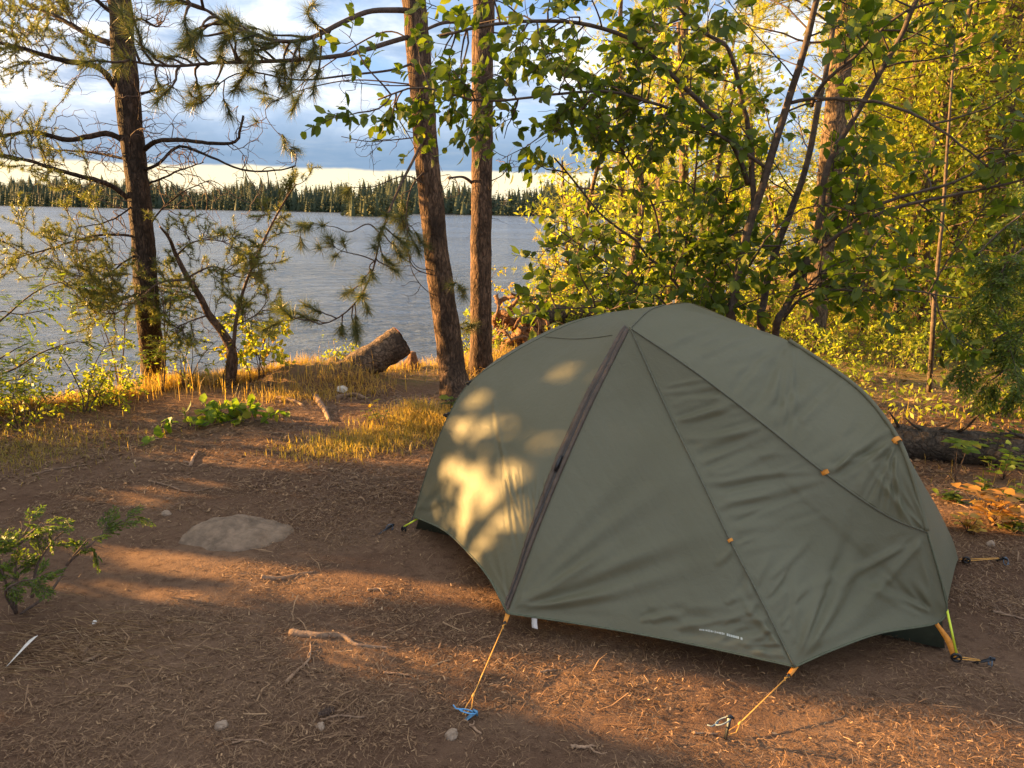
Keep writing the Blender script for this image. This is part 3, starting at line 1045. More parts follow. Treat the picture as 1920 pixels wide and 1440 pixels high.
# white care tag and the pale printed line near the hem (unreadable in the photograph)
s_ = Soup()
p = resample(hemAB, 60)[6] - UP * .004
Vv, Q_ = ribbon([p + UP * .004, p - UP * .02, p - UP * .042 + tu * .003], tu, .022, .024, .0012)
s_.add(Vv, None, Q_)
s_.build('care_tag', M['white'], tent, tent_base, smooth=False)
s_ = Soup()
glyphs = [(0, 3), (3.6, 2.6), (6.8, 2.4), (10.4, 1.6), (13, 2.2), (16.2, 1.6), (19, 1.4), (21.5, 3), (25.2, 1.6), (29, 1.8), (32.2, 3.4), (36.2, 3.0), (39.6, 2.2), (43, 1.8), (45.4, 2.0),
          (51.5, 3.2), (55.2, 2.8), (58.6, 3.0), (62.2, 2.8), (65.4, 3.2), (69, 2.6), (72, 2.6), (77.5, 3.6)]
for x, w_ in glyphs:
    f0, f1 = x / 81.0, (x + w_) / 81.0
    tall = 1.0 if x > 50 else rng.uniform(.55, 1.0)
    qd = []
    for f, dy in ((f0, -2.2 * tall), (f1, -2.2 * tall), (f1, 2.2 * tall), (f0, 2.2 * tall)):
        px, py = 1311 + 81 * f, 1180 + 18.5 * f - 2.0 * math.sin(math.pi * f) + dy
        q, _ = on_tent(px, py, .0022)
        qd.append(q)
    if all(q is not None for q in qd):
        s_.add(np.array(qd), None, np.array([[0, 1, 2, 3]]))
s_.build('printed_text', M['print'], vest, tent_base, smooth=False)

# stakes: one built, the others copied
M['alu'] = plain('anodised_blue', (0.10, 0.25, 0.42), 0.35, 0.25, 60, metallic=0.6)
M['stake_cord'] = plain('blue_pull_cord', (0.12, 0.36, 0.68), 0.6, 0.2, 90)
M['alu_dark'] = plain('dark_stake_metal', (0.035, 0.04, 0.05), 0.35, 0.3, 60, metallic=0.7)
M['cord_grey'] = plain('grey_blue_pull_cord', (0.12, 0.17, 0.23), 0.7, 0.2, 90)


def make_stake(base, label, ma, mc):
    t = thing('tent_stake', base, label, 'tent stake', 'metal tent stakes')
    s_ = Soup()
    for k in range(3):                         # three-bladed shaft
        a = k * 2.094
        c_, q_ = math.cos(a), math.sin(a)
        w_ = .0075
        Vv = np.array([[0, 0, -.09], [w_ * c_ * .3, w_ * q_ * .3, -.09], [w_ * c_, w_ * q_, .05], [0, 0, .055]], float)
        nv = np.array([-q_, c_, 0]) * .0012
        s_.add(np.vstack([Vv - nv, Vv + nv]), None, np.array([[0, 1, 2, 3], [7, 6, 5, 4], [1, 5, 6, 2], [0, 4, 5, 1], [2, 6, 7, 3]]))
    s_.build('stake_shaft', ma, t, smooth=False)
    s_ = Soup()
    addtube(s_, np.array([[-.012, 0, .046], [0, 0, .052], [.012, 0, .046]]), [.004, .0055, .004], 8)
    s_.build('stake_head', ma, t)
    s_ = Soup()
    th = np.linspace(0, 2 * np.pi, 15)
    addtube(s_, np.stack([.006 + .020 * np.cos(th) + .012, .016 * np.sin(th), .045 - .03 * (np.cos(th) + 1) * .55], 1), .0024, 6, cap=False)
    addtube(s_, np.array([[.03, .0, .02], [.048, .008, .006], [.062, .004, .004]]), .0022, 6)
    s_.build('pull_cord', mc, t)
    return t


def copy_tree(o, label=None):
    c = o.copy()
    COL.objects.link(c)
    if label:
        c['label'] = label
    for ch in o.children:
        k = ch.copy()
        COL.objects.link(k)
        k.parent = c
    return c


def repaint(t, ma, mc):
    for ch in t.children:
        ch.data = ch.data.copy()
        ch.data.materials[0] = mc if ch.name.startswith('pull_cord') else ma


stake = make_stake(stA + UP * -.008, 'bright blue stake pulled by the guyline below the tent zip', M['alu'], M['stake_cord'])
stake.rotation_euler = (0.5, -0.75, 2.6)
for st, lab, rot, ma, mc in ((stB, 'dark stake standing upright at the lower guyline in front of the tent', (0.05, -0.12, 2.9), M['alu_dark'], M['cord_grey']),
                             (stR, 'dark stake with grey cord beside the lime pole corner of the tent', (0.75, 0.6, 0.3), M['alu_dark'], M['cord_grey']),
                             (stF, 'blue stake half hidden on the ground behind the right end of the tent', (0.9, 0.5, -0.4), M['alu_dark'], M['cord_grey']),
                             (stL, 'small grey-blue stake lying flat beside the left foot of the tent', (1.1, 0.7, 1.9), M['alu_dark'], M['cord_grey'])):
    k = copy_tree(stake, lab)
    k.location = st + UP * (.012 if st is not stB else .03)
    k.rotation_euler = rot
    repaint(k, ma, mc)
# ------------------------------------------------------------------ trees and shrubs
def PP(lst):
    return np.array([P(*q) for q in lst])


def trunk_mesh(pts, radii, seg=30, step=0.022, bump=0.10, flare=0.5, seed=0.0, fl=0.35, scale=1.0):
    """bark-plated trunk: rings along pts, plates pushed out by stretched noise"""
    L = np.sum(np.linalg.norm(np.diff(pts, axis=0), axis=1))
    n_ = max(8, int(L / step))
    c = resample(pts, n_)
    r = np.interp(np.linspace(0, 1, n_), np.linspace(0, 1, len(radii)), radii)
    d = np.linspace(0, L, n_)
    r = r * (1 + flare * np.exp(-d / fl * 1.6))
    V, T, Q = tube(c, r, seg)
    ctr = np.repeat(c, seg, 0)
    out = V[:n_ * seg] - ctr
    rad = np.linalg.norm(out, axis=1)
    k = np.zeros(n_ * seg)
    for i_ in range(n_ * seg):
        p = V[i_]
        q = Vector((p[0] * 16 / scale, p[1] * 16 / scale, p[2] * 4.2 / scale + seed))
        a = mnoise.noise(q)
        b_ = mnoise.noise(q * 2.7)
        k[i_] = (max(-0.45, min(0.35, a * 1.1)) * 0.8 + b_ * 0.35)
    V[:n_ * seg] = ctr + out * (1 + bump * k)[:, None]
    return V, T, Q


class Plant:
    def __init__(s, name, base, label, cat, group=None):
        s.base = tuple(float(v) for v in base)
        s.t = thing(name, s.base, label, cat, group)
        s.wood, s.twig, s.leaf = Soup(), Soup(), Soup()

    def trunk(s, pts, radii, material, name='trunk', **k):
        V, T, Q = trunk_mesh(pts, radii, **k)
        q = Soup()
        q.add(V, T, Q)
        return q.build(name, material, s.t, s.base)

    def finish(s, leafmat, twigmat, leafname='foliage', twigname='branch_sprays'):
        if s.twig.n:
            s.twig.build(twigname, twigmat, s.t, s.base)
        if s.leaf.n:
            s.leaf.build(leafname, leafmat, s.t, s.base, smooth=False)
        return s.t


def dead_twigs(pl, line, k, l0, l1, t0=0.1, t1=1.0, r=0.0035, wob=0.42, sub=2, grav=0.02):
    for q in range(k):
        t = rng.uniform(t0, t1)
        p = pick(line, t)
        d = side_dir(tang(line, t), 0.15, 0.5)
        L = rng.uniform(l0, l1)
        c = wander(p, d, L, 8, wob, grav)
        addtube(pl.twig, c, np.linspace(r, r * 0.35, len(c)), 4, cap=False)
        for z in range(sub):
            t2 = rng.uniform(0.2, 0.9)
            c2 = wander(pick(c, t2), side_dir(tang(c, t2), 0.1, 0.6), L * rng.uniform(0.25, 0.6), 6, wob * 1.2, grav)
            addtube(pl.twig, c2, np.linspace(r * 0.6, r * 0.25, len(c2)), 3, cap=False)


def short_shoots(pl, line, k, l0, l1, t0=0.3, t1=1.0, nl=0.042, dens=44, up=0.25, r=0.0035, sub=3, width=0.0042):
    """jack-pine shoots: short needles all along the outer twigs"""
    for q in range(k):
        t = rng.uniform(t0, t1)
        p = pick(line, t)
        d = side_dir(tang(line, t), up, 0.7)
        L = rng.uniform(l0, l1)
        tw = [wander(p, d, L, 6, 0.22, -0.01)]
        for z in range(sub):
            t2 = rng.uniform(0.25, 0.9)
            tw.append(wander(pick(tw[0], t2), side_dir(tang(tw[0], t2), up, 0.9), L * rng.uniform(0.3, 0.6), 5, 0.2, -0.02))
        for c in tw:
            addtube(pl.twig, c, np.linspace(r, r * 0.4, len(c)), 4, cap=False)
            LL = np.sum(np.linalg.norm(np.diff(c, axis=0), axis=1))
            m_ = int(dens * LL / 0.1)
            tt = rng.uniform(0.35, 1.0, m_)
            pos = np.stack([np.interp(tt, np.linspace(0, 1, len(c)), c[:, a]) for a in range(3)], 1)
            td = norm(c[-1] - c[0])
            dirs = norm(norm(rng.normal(size=(m_, 3))) + td * 0.75)
            needles(pl.leaf, pos, dirs, nl * rng.uniform(0.7, 1.15, m_), width)


def long_tuft(pl, p, d, k=70, ln=0.125, width=0.0034, droop=0.15, stalk=None, spread=0.85):
    tufts(pl.leaf, np.array([p]), np.array([d]), int(k * 1.5), ln, width, spread, 0.07, droop)


def red_branch(pl, line, tips, r0, tuftk=70, ln=0.125, droop=0.2):
    """red-pine bough: side shoots that each end in tufts of long needles"""
    addtube(pl.twig, line, np.linspace(r0, r0 * 0.35, len(line)), 6)
    for (t, L, dz) in tips:
        p = pick(line, t)
        d = side_dir(tang(line, t), dz, 0.8)
        c = wander(p, d, L, 6, 0.2, 0.04)
        addtube(pl.twig, c, np.linspace(r0 * 0.45, 0.003, len(c)), 5)
        m_ = 2 if L > 0.2 else 1
        for q in range(m_):
            f = 1 - 0.3 * q
            long_tuft(pl, pick(c, f), tang(c, f), tuftk, ln, droop=droop)
    long_tuft(pl, line[-1], tang(line, 1), tuftk, ln, droop=droop)


def branchlets(pl, mains, k2, L2, k3, L3, size, per, width=0.95, t0=0.15, up=0.15, simple=False, r2=0.006, flat=0.35, droop=0.3, keep=None, var=None):
    """leafy twigs grown off main stems"""
    pos, dr = [], []
    for mn in mains:
        for q in range(k2):
            t = rng.uniform(t0, 1.0)
            c = wander(pick(mn, t), side_dir(tang(mn, t), up, 0.45), rng.uniform(*L2), 7, 0.18, 0.02)
            if keep is not None and not keep(c[-1]):
                continue
            addtube(pl.twig, c, np.linspace(r2, r2 * 0.3, len(c)), 4, cap=False)
            for z in range(k3):
                t2 = rng.uniform(0.2, 1.0)
                c2 = wander(pick(c, t2), side_dir(tang(c, t2), 0.05, 0.8), rng.uniform(*L3), 5, 0.18, 0.04)
                addtube(pl.twig, c2, np.linspace(r2 * 0.45, r2 * 0.2, len(c2)), 3, cap=False)
                for l in range(per):
                    t3 = rng.uniform(0.15, 1.0)
                    pos.append(pick(c2, t3) + rng.normal(size=3) * 0.006)
                    dr.append(side_dir(tang(c2, t3), 0.0, 0.7) + np.array([0, 0, -droop]))
    if pos:
        pos, dr = np.array(pos), np.array(dr)
        if keep is not None:
            kk = np.array([keep(p) for p in pos])
            pos, dr = pos[kk], dr[kk]
        leaves(pl.leaf, pos, dr, rng.uniform(size * 0.6, size * 1.15, len(pos)), width, simple=simple, flat=flat, var=None if var is None else np.clip(rng.normal(var, 0.2, len(pos)), 0, 1))


# --- left jack pine -----------------------------------------------------------
YL = 6.7
tb = Dg(291, 728)
pl = Plant('pine_tree', tb, 'dark leaning pine with bare crooked side branches at the left of the lake bank', 'tree', 'pines on the lake bank')
tp = PP([(291, 730, YL), (279, 600, YL), (270, 480, YL), (262, 380, YL), (252, 290, YL), (240, 190, YL), (229, 80, YL), (224, 0, YL)])
tp[0] = tb - UP * .05
tp = np.vstack([tp, tp[-1] + np.array([-.05, 0, 1.2]), tp[-1] + np.array([-.02, .05, 3.2])])
pl.trunk(tp, [.106, .098, .094, .089, .098, .084, .078, .071, .055, .02], M['bark_dark'], bump=0.17, seed=1.3, flare=0.25)
thick = [
    ([(226, 175, YL), (185, 128, 6.6), (110, 113, 6.5), (50, 95, 6.4), (-20, 80, 6.3)], .030, 'n'),
    ([(212, 84, YL), (160, 62, 6.8), (100, 28, 6.9), (30, -2, 7.0)], .026, 'n'),
    ([(208, 22, YL), (180, 2, 6.6), (150, -20, 6.5)], .02, 'd'),
    ([(238, 268, YL), (205, 251, 6.6), (165, 257, 6.5), (125, 262, 6.45), (60, 250, 6.4), (-30, 257, 6.3)], .026, 'd'),
    ([(242, 300, YL), (195, 288, 6.8), (150, 280, 6.9), (80, 274, 7)], .013, 'd'),
    ([(246, 378, YL), (215, 352, 6.6), (185, 338, 6.5), (110, 318, 6.4), (50, 300, 6.3), (-20, 288, 6.2)], .024, 'n'),
    ([(270, 280, YL), (292, 266, 6.6), (330, 262, 6.5), (380, 266, 6.45), (432, 266, 6.4), (441, 245, 6.4), (447, 214, 6.4)], .022, 'd'),
    ([(266, 320, YL), (295, 308, 6.6), (322, 280, 6.5), (345, 274, 6.5), (400, 297, 6.4), (452, 318, 6.4), (520, 320, 6.3), (556, 312, 6.3)], .014, 'd'),
    ([(272, 345, YL), (300, 335, 6.8), (345, 312, 6.9), (382, 300, 7)], .011, 'd'),
    ([(262, 372, YL), (225, 402, 6.55), (180, 418, 6.5), (140, 424, 6.4)], .009, 'd'),
    ([(270, 448, YL), (230, 440, 6.6), (170, 442, 6.5), (90, 460, 6.4), (22, 474, 6.3)], .012, 'n'),
    ([(268, 470, YL), (220, 500, 6.5), (180, 530, 6.4), (150, 520, 6.3)], .010, 'n'),
    ([(272, 540, YL), (330, 515, 6.5), (235, 570, 6.4), (190, 590, 6.3)][:1] + [(240, 560, 6.5), (205, 580, 6.4), (180, 596, 6.3)], .009, 'n'),
    ([(265, 175, YL), (290, 172, 6.6), (320, 165, 6.5)], .012, 'd'),
    ([(245, 45, YL), (262, 35, 6.8), (290, 48, 6.9), (300, 30, 7.0)], .012, 'd'),
    ([(275, 430, YL), (310, 385, 6.8), (360, 345, 6.9), (385, 332, 7.0)], .009, 'd'),
]
dead = Soup()
for pts, r, kind in thick:
    c = resample(PP(pts), 26)
    c = c + np.cumsum(rng.normal(size=c.shape) * 0.004, 0) * np.linspace(0, 1, 26)[:, None]
    V, T, Q = tube(c, np.linspace(r, r * 0.4, 26), 8, rough=0.12)
    dead.add(V, T, Q)
    dead_twigs(pl, c, 13 if kind == 'd' else 7, 0.18, 0.6, 0.1, 1.0, 0.0042)
    if kind == 'n':
        short_shoots(pl, c, 24, 0.18, 0.45, 0.25, 1.0, sub=4)
dead.build('limb', M['bark_dark'], pl.t, pl.base)
dead_twigs(pl, tp[3:8], 34, 0.25, 0.7, 0, 1, 0.0045)
for q in range(10):                                   # high boughs above the picture
    t = rng.uniform(0.72, 1)
    c = wander(pick(tp, t), side_dir(UP, 0.1, 0.1), rng.uniform(0.6, 1.5), 7, 0.15, 0)
    addtube(pl.twig, c, np.linspace(.018, .005, 8), 5)
    short_shoots(pl, c, 8, 0.2, 0.4, sub=3)
pl.finish(M['needle_short'], M['bare_twig'], 'needles', 'twig_sprays')

# --- small crooked pine beside it ---------------------------------------------
tb = Dg(425, 722)
Yc = 6.75
pl = Plant('pine_tree', tb, 'small crooked pine with a forked bent trunk beside the dark leaning pine', 'tree', 'pines on the lake bank')
tp = PP([(425, 724, Yc), (436, 668, Yc), (420, 628, Yc), (392, 590, Yc), (374, 555, Yc), (352, 520, 6.7), (330, 478, 6.7), (318, 448, 6.6), (300, 425, 6.5)])
tp[0] = tb - UP * .05
pl.trunk(tp, [.06, .052, .042, .034, .030, .026, .020, .015, .008], M['bark_red'], bump=0.2, seed=5.1, flare=0.2, seg=20)
for pts, r in (([(438, 655, Yc), (443, 600, 6.7), (458, 540, 6.7), (478, 490, 6.6), (505, 430, 6.6), (535, 375, 6.5), (556, 345, 6.5)], .018),
               ([(352, 524, 6.7), (300, 530, 6.6), (262, 560, 6.5), (215, 590, 6.4)], .012),
               ([(374, 558, Yc), (330, 545, 6.8), (300, 540, 6.9)], .008),
               ([(330, 480, 6.7), (360, 455, 6.6), (400, 450, 6.5), (440, 460, 6.4)], .009),
               ([(352, 520, 6.7), (400, 500, 6.6), (450, 520, 6.5), (490, 510, 6.4)], .009),
               ([(392, 590, Yc), (350, 605, 6.6), (320, 620, 6.5)], .009),
               ([(443, 610, 6.7), (480, 590, 6.6), (505, 560, 6.6)], .007)):
    c = resample(PP(pts), 22)
    addtube(pl.twig, c, np.linspace(r, r * .35, 22), 7, rough=.1)
    short_shoots(pl, c, 24 if r > .015 else 15, 0.12, 0.34, 0.15, 1.0, sub=4)
    dead_twigs(pl, c, 8, 0.12, 0.35, 0.05, 1, 0.003)
dead_twigs(pl, tp[:4], 16, 0.12, 0.35, 0.2, 1, 0.003)
short_shoots(pl, tp[2:], 14, .12, .34, 0, 1, sub=3)
pl.finish(M['needle_short'], M['bare_twig'], 'needles', 'twig_sprays')

# --- middle red pine ----------------------------------------------------------
YM = 6.45
tb = Dg(858, 752)
pl = Plant('pine_tree', tb, 'straight red-barked pine leaning left with drooping long-needled bough, beside the tent', 'tree', 'pines on the lake bank')
tp = PP([(858, 750, YM), (846, 680, YM), (836, 600, YM), (822, 500, YM), (811, 400, YM), (801, 300, YM), (792, 190, YM), (783, 80, YM), (776, 0, YM)])
tp[0] = tb - UP * .06
d_ = norm(tp[-1] - tp[-4])
tp = np.vstack([tp, tp[-1] + d_ * 1.6, tp[-1] + d_ * 4.2])
pl.trunk(tp, [.118, .108, .100, .096, .094, .091, .088, .086, .083, .07, .02], M['bark_red'], bump=0.13, seed=9.7, flare=0.35, fl=0.25)


def tips(k, t0=0.25, t1=1.0, L0=0.12, L1=0.4, dz=0.1):
    return [(t0 + (t1 - t0) * (q + rng.uniform(0, 1)) / k, rng.uniform(L0, L1), dz) for q in range(k)]


boughs = [
    ([(770, 20, YM), (735, 19, 6.3), (690, 22, 6.1), (640, 43, 5.9), (590, 68, 5.7), (545, 78, 5.6), (490, 70, 5.5), (430, 46, 5.4), (380, 15, 5.3), (330, -2, 5.2)], .024, tips(26, .42, 1, .15, .45, .0), 75),
    ([(778, 66, YM), (735, 78, 6.3), (690, 92, 6.1), (640, 104, 5.9), (560, 112, 5.7), (480, 116, 5.5), (400, 118, 5.4), (330, 124, 5.3), (262, 118, 5.2), (230, 105, 5.15)], .022, tips(28, .40, 1, .12, .42, .05), 75),
    ([(795, 110, YM), (740, 130, 6.3), (660, 140, 6.1), (560, 150, 5.9), (470, 135, 5.7), (420, 150, 5.6), (385, 190, 5.6), (362, 195, 5.6)], .011, tips(9, .55, 1, .1, .3, -.05), 60),
    ([(806, 235, YM), (775, 300, 6.2), (752, 345, 6.0), (730, 395, 5.85), (712, 450, 5.75), (698, 510, 5.7), (672, 560, 5.65), (640, 592, 5.6), (600, 608, 5.55), (565, 590, 5.5)], .013, tips(20, .42, 1, .12, .35, .1), 85),
    ([(804, 350, YM), (760, 330, 6.1), (700, 350, 5.9), (660, 352, 5.8), (648, 362, 5.8)], .007, tips(1, .9, 1, .05, .1, .1), 85),
    ([(715, 440, 5.75), (690, 420, 5.8), (655, 435, 5.8), (625, 425, 5.8), (560, 420, 5.75)], .006, tips(4, .6, 1, .08, .18, .0), 70),
    ([(705, 490, 5.7), (680, 480, 5.75), (640, 470, 5.7), (615, 455, 5.7)], .006, tips(4, .5, 1, .1, .2, .1), 70),
    ([(820, 300, YM), (775, 345, 6.3), (762, 400, 6.2), (768, 440, 6.1)], .008, tips(9, .45, 1, .08, .24, -.2), 75),
    ([(790, 90, YM), (720, 60, 6.6), (600, 130, 6.7), (540, 180, 6.8), (510, 190, 6.8)], .008, tips(7, .6, 1, .1, .3, 0), 55),
    ([(795, 160, YM), (640, 152, 6.7), (500, 200, 6.8), (540, 270, 6.7), (560, 280, 6.7)], .007, tips(5, .7, 1, .06, .2, 0), 60),
    ([(832, 548, YM), (850, 530, 6.3), (868, 545, 6.2)], .006, tips(3, .6, 1, .05, .1, 0), 60),
    ([(836, 640, YM), (856, 612, 6.55), (875, 620, 6.6)], .006, tips(3, .6, 1, .05, .12, 0), 55),
    ([(822, 505, YM), (785, 502, 6.3), (760, 470, 6.2)], .005, tips(2, .8, 1, .05, .1, 0), 45),
]
for pts, r, tp_, k in boughs:
    red_branch(pl, resample(PP(pts), 30), tp_, r, k)
for pts, r in (([(802, 255, YM), (740, 262, 6.3), (690, 265, 6.1), (640, 256, 6)], .006), ([(786, 160, YM), (720, 160, 6.3), (640, 152, 6.1)], .006),
               ([(826, 520, YM), (775, 500, 6.3), (760, 440, 6.1), (752, 400, 6.1)], .005), ([(838, 560, YM), (800, 545, 6.3), (770, 500, 6.2), (764, 420, 6.2)], .004)):
    c = resample(PP(pts), 18)
    addtube(pl.twig, c, np.linspace(r, r * .5, 18), 5)
    dead_twigs(pl, c, 8, .12, .45, .2, 1, .003)
for q in range(14):
    t = rng.uniform(0.83, 1)
    c = wander(pick(tp, t), side_dir(UP, 0.1, 0.1), rng.uniform(0.6, 1.6), 7, 0.15, 0)
    red_branch(pl, c, tips(7, .3, 1, .15, .4), .018, 45)
pl.finish(M['needle_long'], M['twig'], 'needles', 'branch_sprays')

# --- second straight pine -----------------------------------------------------
YR = 7.4
tb = Dg(902, 700)
pl = Plant('pine_tree', tb, 'upright pine with flaky bark just right of the leaning red-barked pine', 'tree', 'pines on the lake bank')
tp = PP([(902, 700, YR), (902, 600, YR), (902, 480, YR), (903, 400, YR), (904, 250, YR), (905, 120, YR), (907, 0, YR)])
tp[0] = tb - UP * .06
tp = np.vstack([tp, tp[-1] + UP * 2, tp[-1] + UP * 4.5])
pl.trunk(tp, [.104, .099, .098, .098, .095, .091, .088, .075, .02], M['bark_red'], bump=0.14, seed=21.0, flare=0.3)
for pts, r in (([(888, 45, YR), (860, 41, 7.2), (830, 43, 7.1), (800, 55, 7.0), (770, 70, 6.9)], .022), ([(888, 345, YR), (868, 332, 7.3), (840, 334, 7.2)], .016),
               ([(920, 340, YR), (945, 325, 7.4), (960, 290, 7.4)], .006), ([(918, 60, YR), (980, 70, 7.3), (1040, 95, 7.2), (1080, 150, 7.2)], .008)):
    c = resample(PP(pts), 16)
    addtube(pl.twig, c, np.linspace(r, r * .5, 16), 6)
    dead_twigs(pl, c, 6, .15, .5, .3, 1, .0035)
dead_twigs(pl, tp[2:7], 12, .2, .6, 0, 1, .003)
for q in range(12):
    t = rng.uniform(0.8, 1)
    c = wander(pick(tp, t), side_dir(UP, 0.1, 0.1), rng.uniform(0.6, 1.6), 7, 0.15, 0)
    red_branch(pl, c, tips(6, .3, 1, .15, .4), .018, 40)
pl.finish(M['needle_long'], M['twig'], 'needles', 'branch_sprays')

# --- broadleaf tree of several stems behind the tent ---------------------------
YB = 5.1
tb = Dg(1425, 790)
pl = Plant('alder_tree', tb, 'broadleaf tree of several slanting stems with dark green leaves right behind the tent', 'tree')
base_pt = tb + UP * .05
stems = [
    ([(1370, 592, YB), (1388, 500, YB), (1404, 430, YB), (1436, 330, 5.05), (1470, 215, 5.0), (1503, 110, 4.95), (1532, 0, 4.9), (1560, -90, 4.9)], .040, 0),
    ([(1424, 606, 5.2), (1440, 520, 5.25), (1470, 420, 5.3), (1500, 330, 5.3), (1530, 200, 5.35), (1556, 60, 5.4), (1575, -60, 5.4)], .032, 1),
    ([(1456, 614, 5.1), (1500, 520, 5.0), (1532, 420, 4.9), (1548, 310, 4.85), (1600, 215, 4.8), (1665, 100, 4.7), (1712, 0, 4.65), (1740, -60, 4.6)], .030, 2),
    ([(1412, 400, YB), (1411, 330, 5.1), (1405, 250, 5.1), (1386, 145, 5.05), (1362, 80, 5.0), (1322, 57, 5.0), (1278, 16, 4.95), (1250, -20, 4.9)], .020, 3),
    ([(1403, 345, YB), (1373, 272, 5.0), (1337, 217, 4.95), (1280, 165, 4.9), (1222, 112, 4.85), (1150, 68, 4.8), (1040, 46, 4.75), (940, 50, 4.7), (820, 72, 4.65)], .018, 4),
    ([(1470, 430, 5.3), (1522, 200, 5.0), (1545, 155, 4.9), (1600, 110, 4.8), (1690, 35, 4.7), (1800, 4, 4.6)][1:], .013, 5),
    ([(1475, 195, 5.0), (1525, 186, 4.9), (1620, 190, 4.7), (1690, 202, 4.6), (1760, 240, 4.5), (1860, 310, 4.4)], .012, 6),
    ([(1480, 520, 5.05), (1547, 462, 4.9), (1647, 402, 4.7), (1760, 372, 4.55), (1860, 350, 4.45), (1960, 325, 4.4)], .014, 7),
    ([(1547, 462, 4.9), (1640, 390, 4.8), (1760, 350, 4.8), (1860, 310, 4.8), (1960, 275, 4.8)], .012, 8),
    ([(1455, 605, 5.1), (1510, 560, 4.95), (1580, 545, 4.8), (1700, 545, 4.6), (1800, 560, 4.5)], .010, 9),
    ([(1470, 600, 5.2), (1530, 520, 5.1), (1556, 500, 5.1), (1600, 480, 5.1), (1680, 470, 5.1)], .009, 10),
    ([(1405, 500, YB), (1440, 450, 5.0), (1500, 400, 4.9), (1560, 380, 4.9)], .008, 11),
    ([(1440, 320, 5.05), (1340, 250, 4.8), (1240, 200, 4.7), (1130, 170, 4.6), (1010, 180, 4.5), (900, 190, 4.45), (780, 165, 4.4), (705, 190, 4.4)][0:], .011, 12),
]
mains = []
stem_s = Soup()
for pts, r, kk in stems:
    c = resample(PP(pts), 30)
    if kk < 3:
        c = resample(np.vstack([[base_pt + np.array([(kk - 1) * .06, 0, 0])], c]), 36)
    c = c + np.cumsum(rng.normal(size=c.shape) * .003, 0)
    V, T, Q = tube(c, np.linspace(r, r * .42, len(c)), 10, rough=.05)
    if kk < 3:
        q = Soup()
        q.add(V, T, Q)
        q.build('trunk', M['stem'], pl.t, pl.base)
    else:
        stem_s.add(V, T, Q)
    mains.append(c)
stem_s.build('limb', M['stem'], pl.t, pl.base)


def keepB(p):
    q = project(np.array([p]))[0]
    if 600 < q[0] < 1140 and q[1] > 300:
        return False
    if 1400 < q[0] < 1560 and q[1] < 330:        # open gap with sky between the stems
        return rng.uniform() < 0.22
    return True


branchlets(pl, mains[:3], 11, (.35, 1.0), 6, (.12, .34), .090, 7, t0=.35, keep=keepB)
branchlets(pl, mains[3:4], 11, (.25, .8), 6, (.12, .34), .090, 7, t0=.2, keep=keepB)
branchlets(pl, mains[4:5], 27, (.2, .65), 5, (.1, .3), .086, 6, t0=.12, up=-.05, keep=keepB)
branchlets(pl, mains[5:9], 4, (.25, .75), 6, (.12, .3), .085, 6, t0=.15, keep=keepB)
branchlets(pl, mains[9:12], 6, (.25, .75), 6, (.12, .3), .090, 7, t0=.15, keep=keepB)
branchlets(pl, mains[12:], 30, (.15, .5), 5, (.1, .26), .074, 6, t0=.2, up=-.1, keep=keepB)
pl.finish(M['alder'], M['twig'], 'leaves', 'branch_sprays')

# --- young alder left of it, rising behind the tent top -----------------------
tb = Dg(1290, 770)
pl = Plant('alder_shrub', tb, 'dark leafy alder shrub with thin stems showing above the tent top', 'shrub')
mains = []
for pts, r in (([(1290, 770, 5.3), (1286, 575, 5.3), (1243, 506, 5.25), (1214, 480, 5.2), (1190, 448, 5.15), (1126, 401, 5.1), (1039, 296, 5.0)], .014),
               ([(1292, 770, 5.35), (1290, 575, 5.4), (1300, 430, 5.4), (1310, 300, 5.4), (1320, 180, 5.4)], .013),
               ([(1290, 770, 5.3), (1330, 570, 5.3), (1345, 440, 5.3), (1372, 330, 5.2)], .011),
               ([(1288, 770, 5.3), (1262, 600, 5.2), (1180, 530, 5.1), (1110, 480, 5.0), (1040, 430, 4.95)], .010),
               ([(1288, 770, 5.3), (1240, 620, 5.1), (1160, 580, 4.9), (1090, 575, 4.8), (1020, 580, 4.8)], .009),
               ([(1243, 506, 5.25), (1230, 400, 5.2), (1180, 300, 5.1), (1120, 220, 5.0), (1060, 180, 5.0)], .009)):
    c = resample(PP(pts), 26)
    c = c + np.cumsum(rng.normal(size=c.shape) * .003, 0)
    addtube(pl.twig, c, np.linspace(r, r * .4, 26), 7)
    mains.append(c)
branchlets(pl, mains, 12, (.2, .6), 6, (.1, .26), .080, 6, t0=.35)
pl.finish(M['alder'], M['twig'], 'leaves', 'stem_sprays')

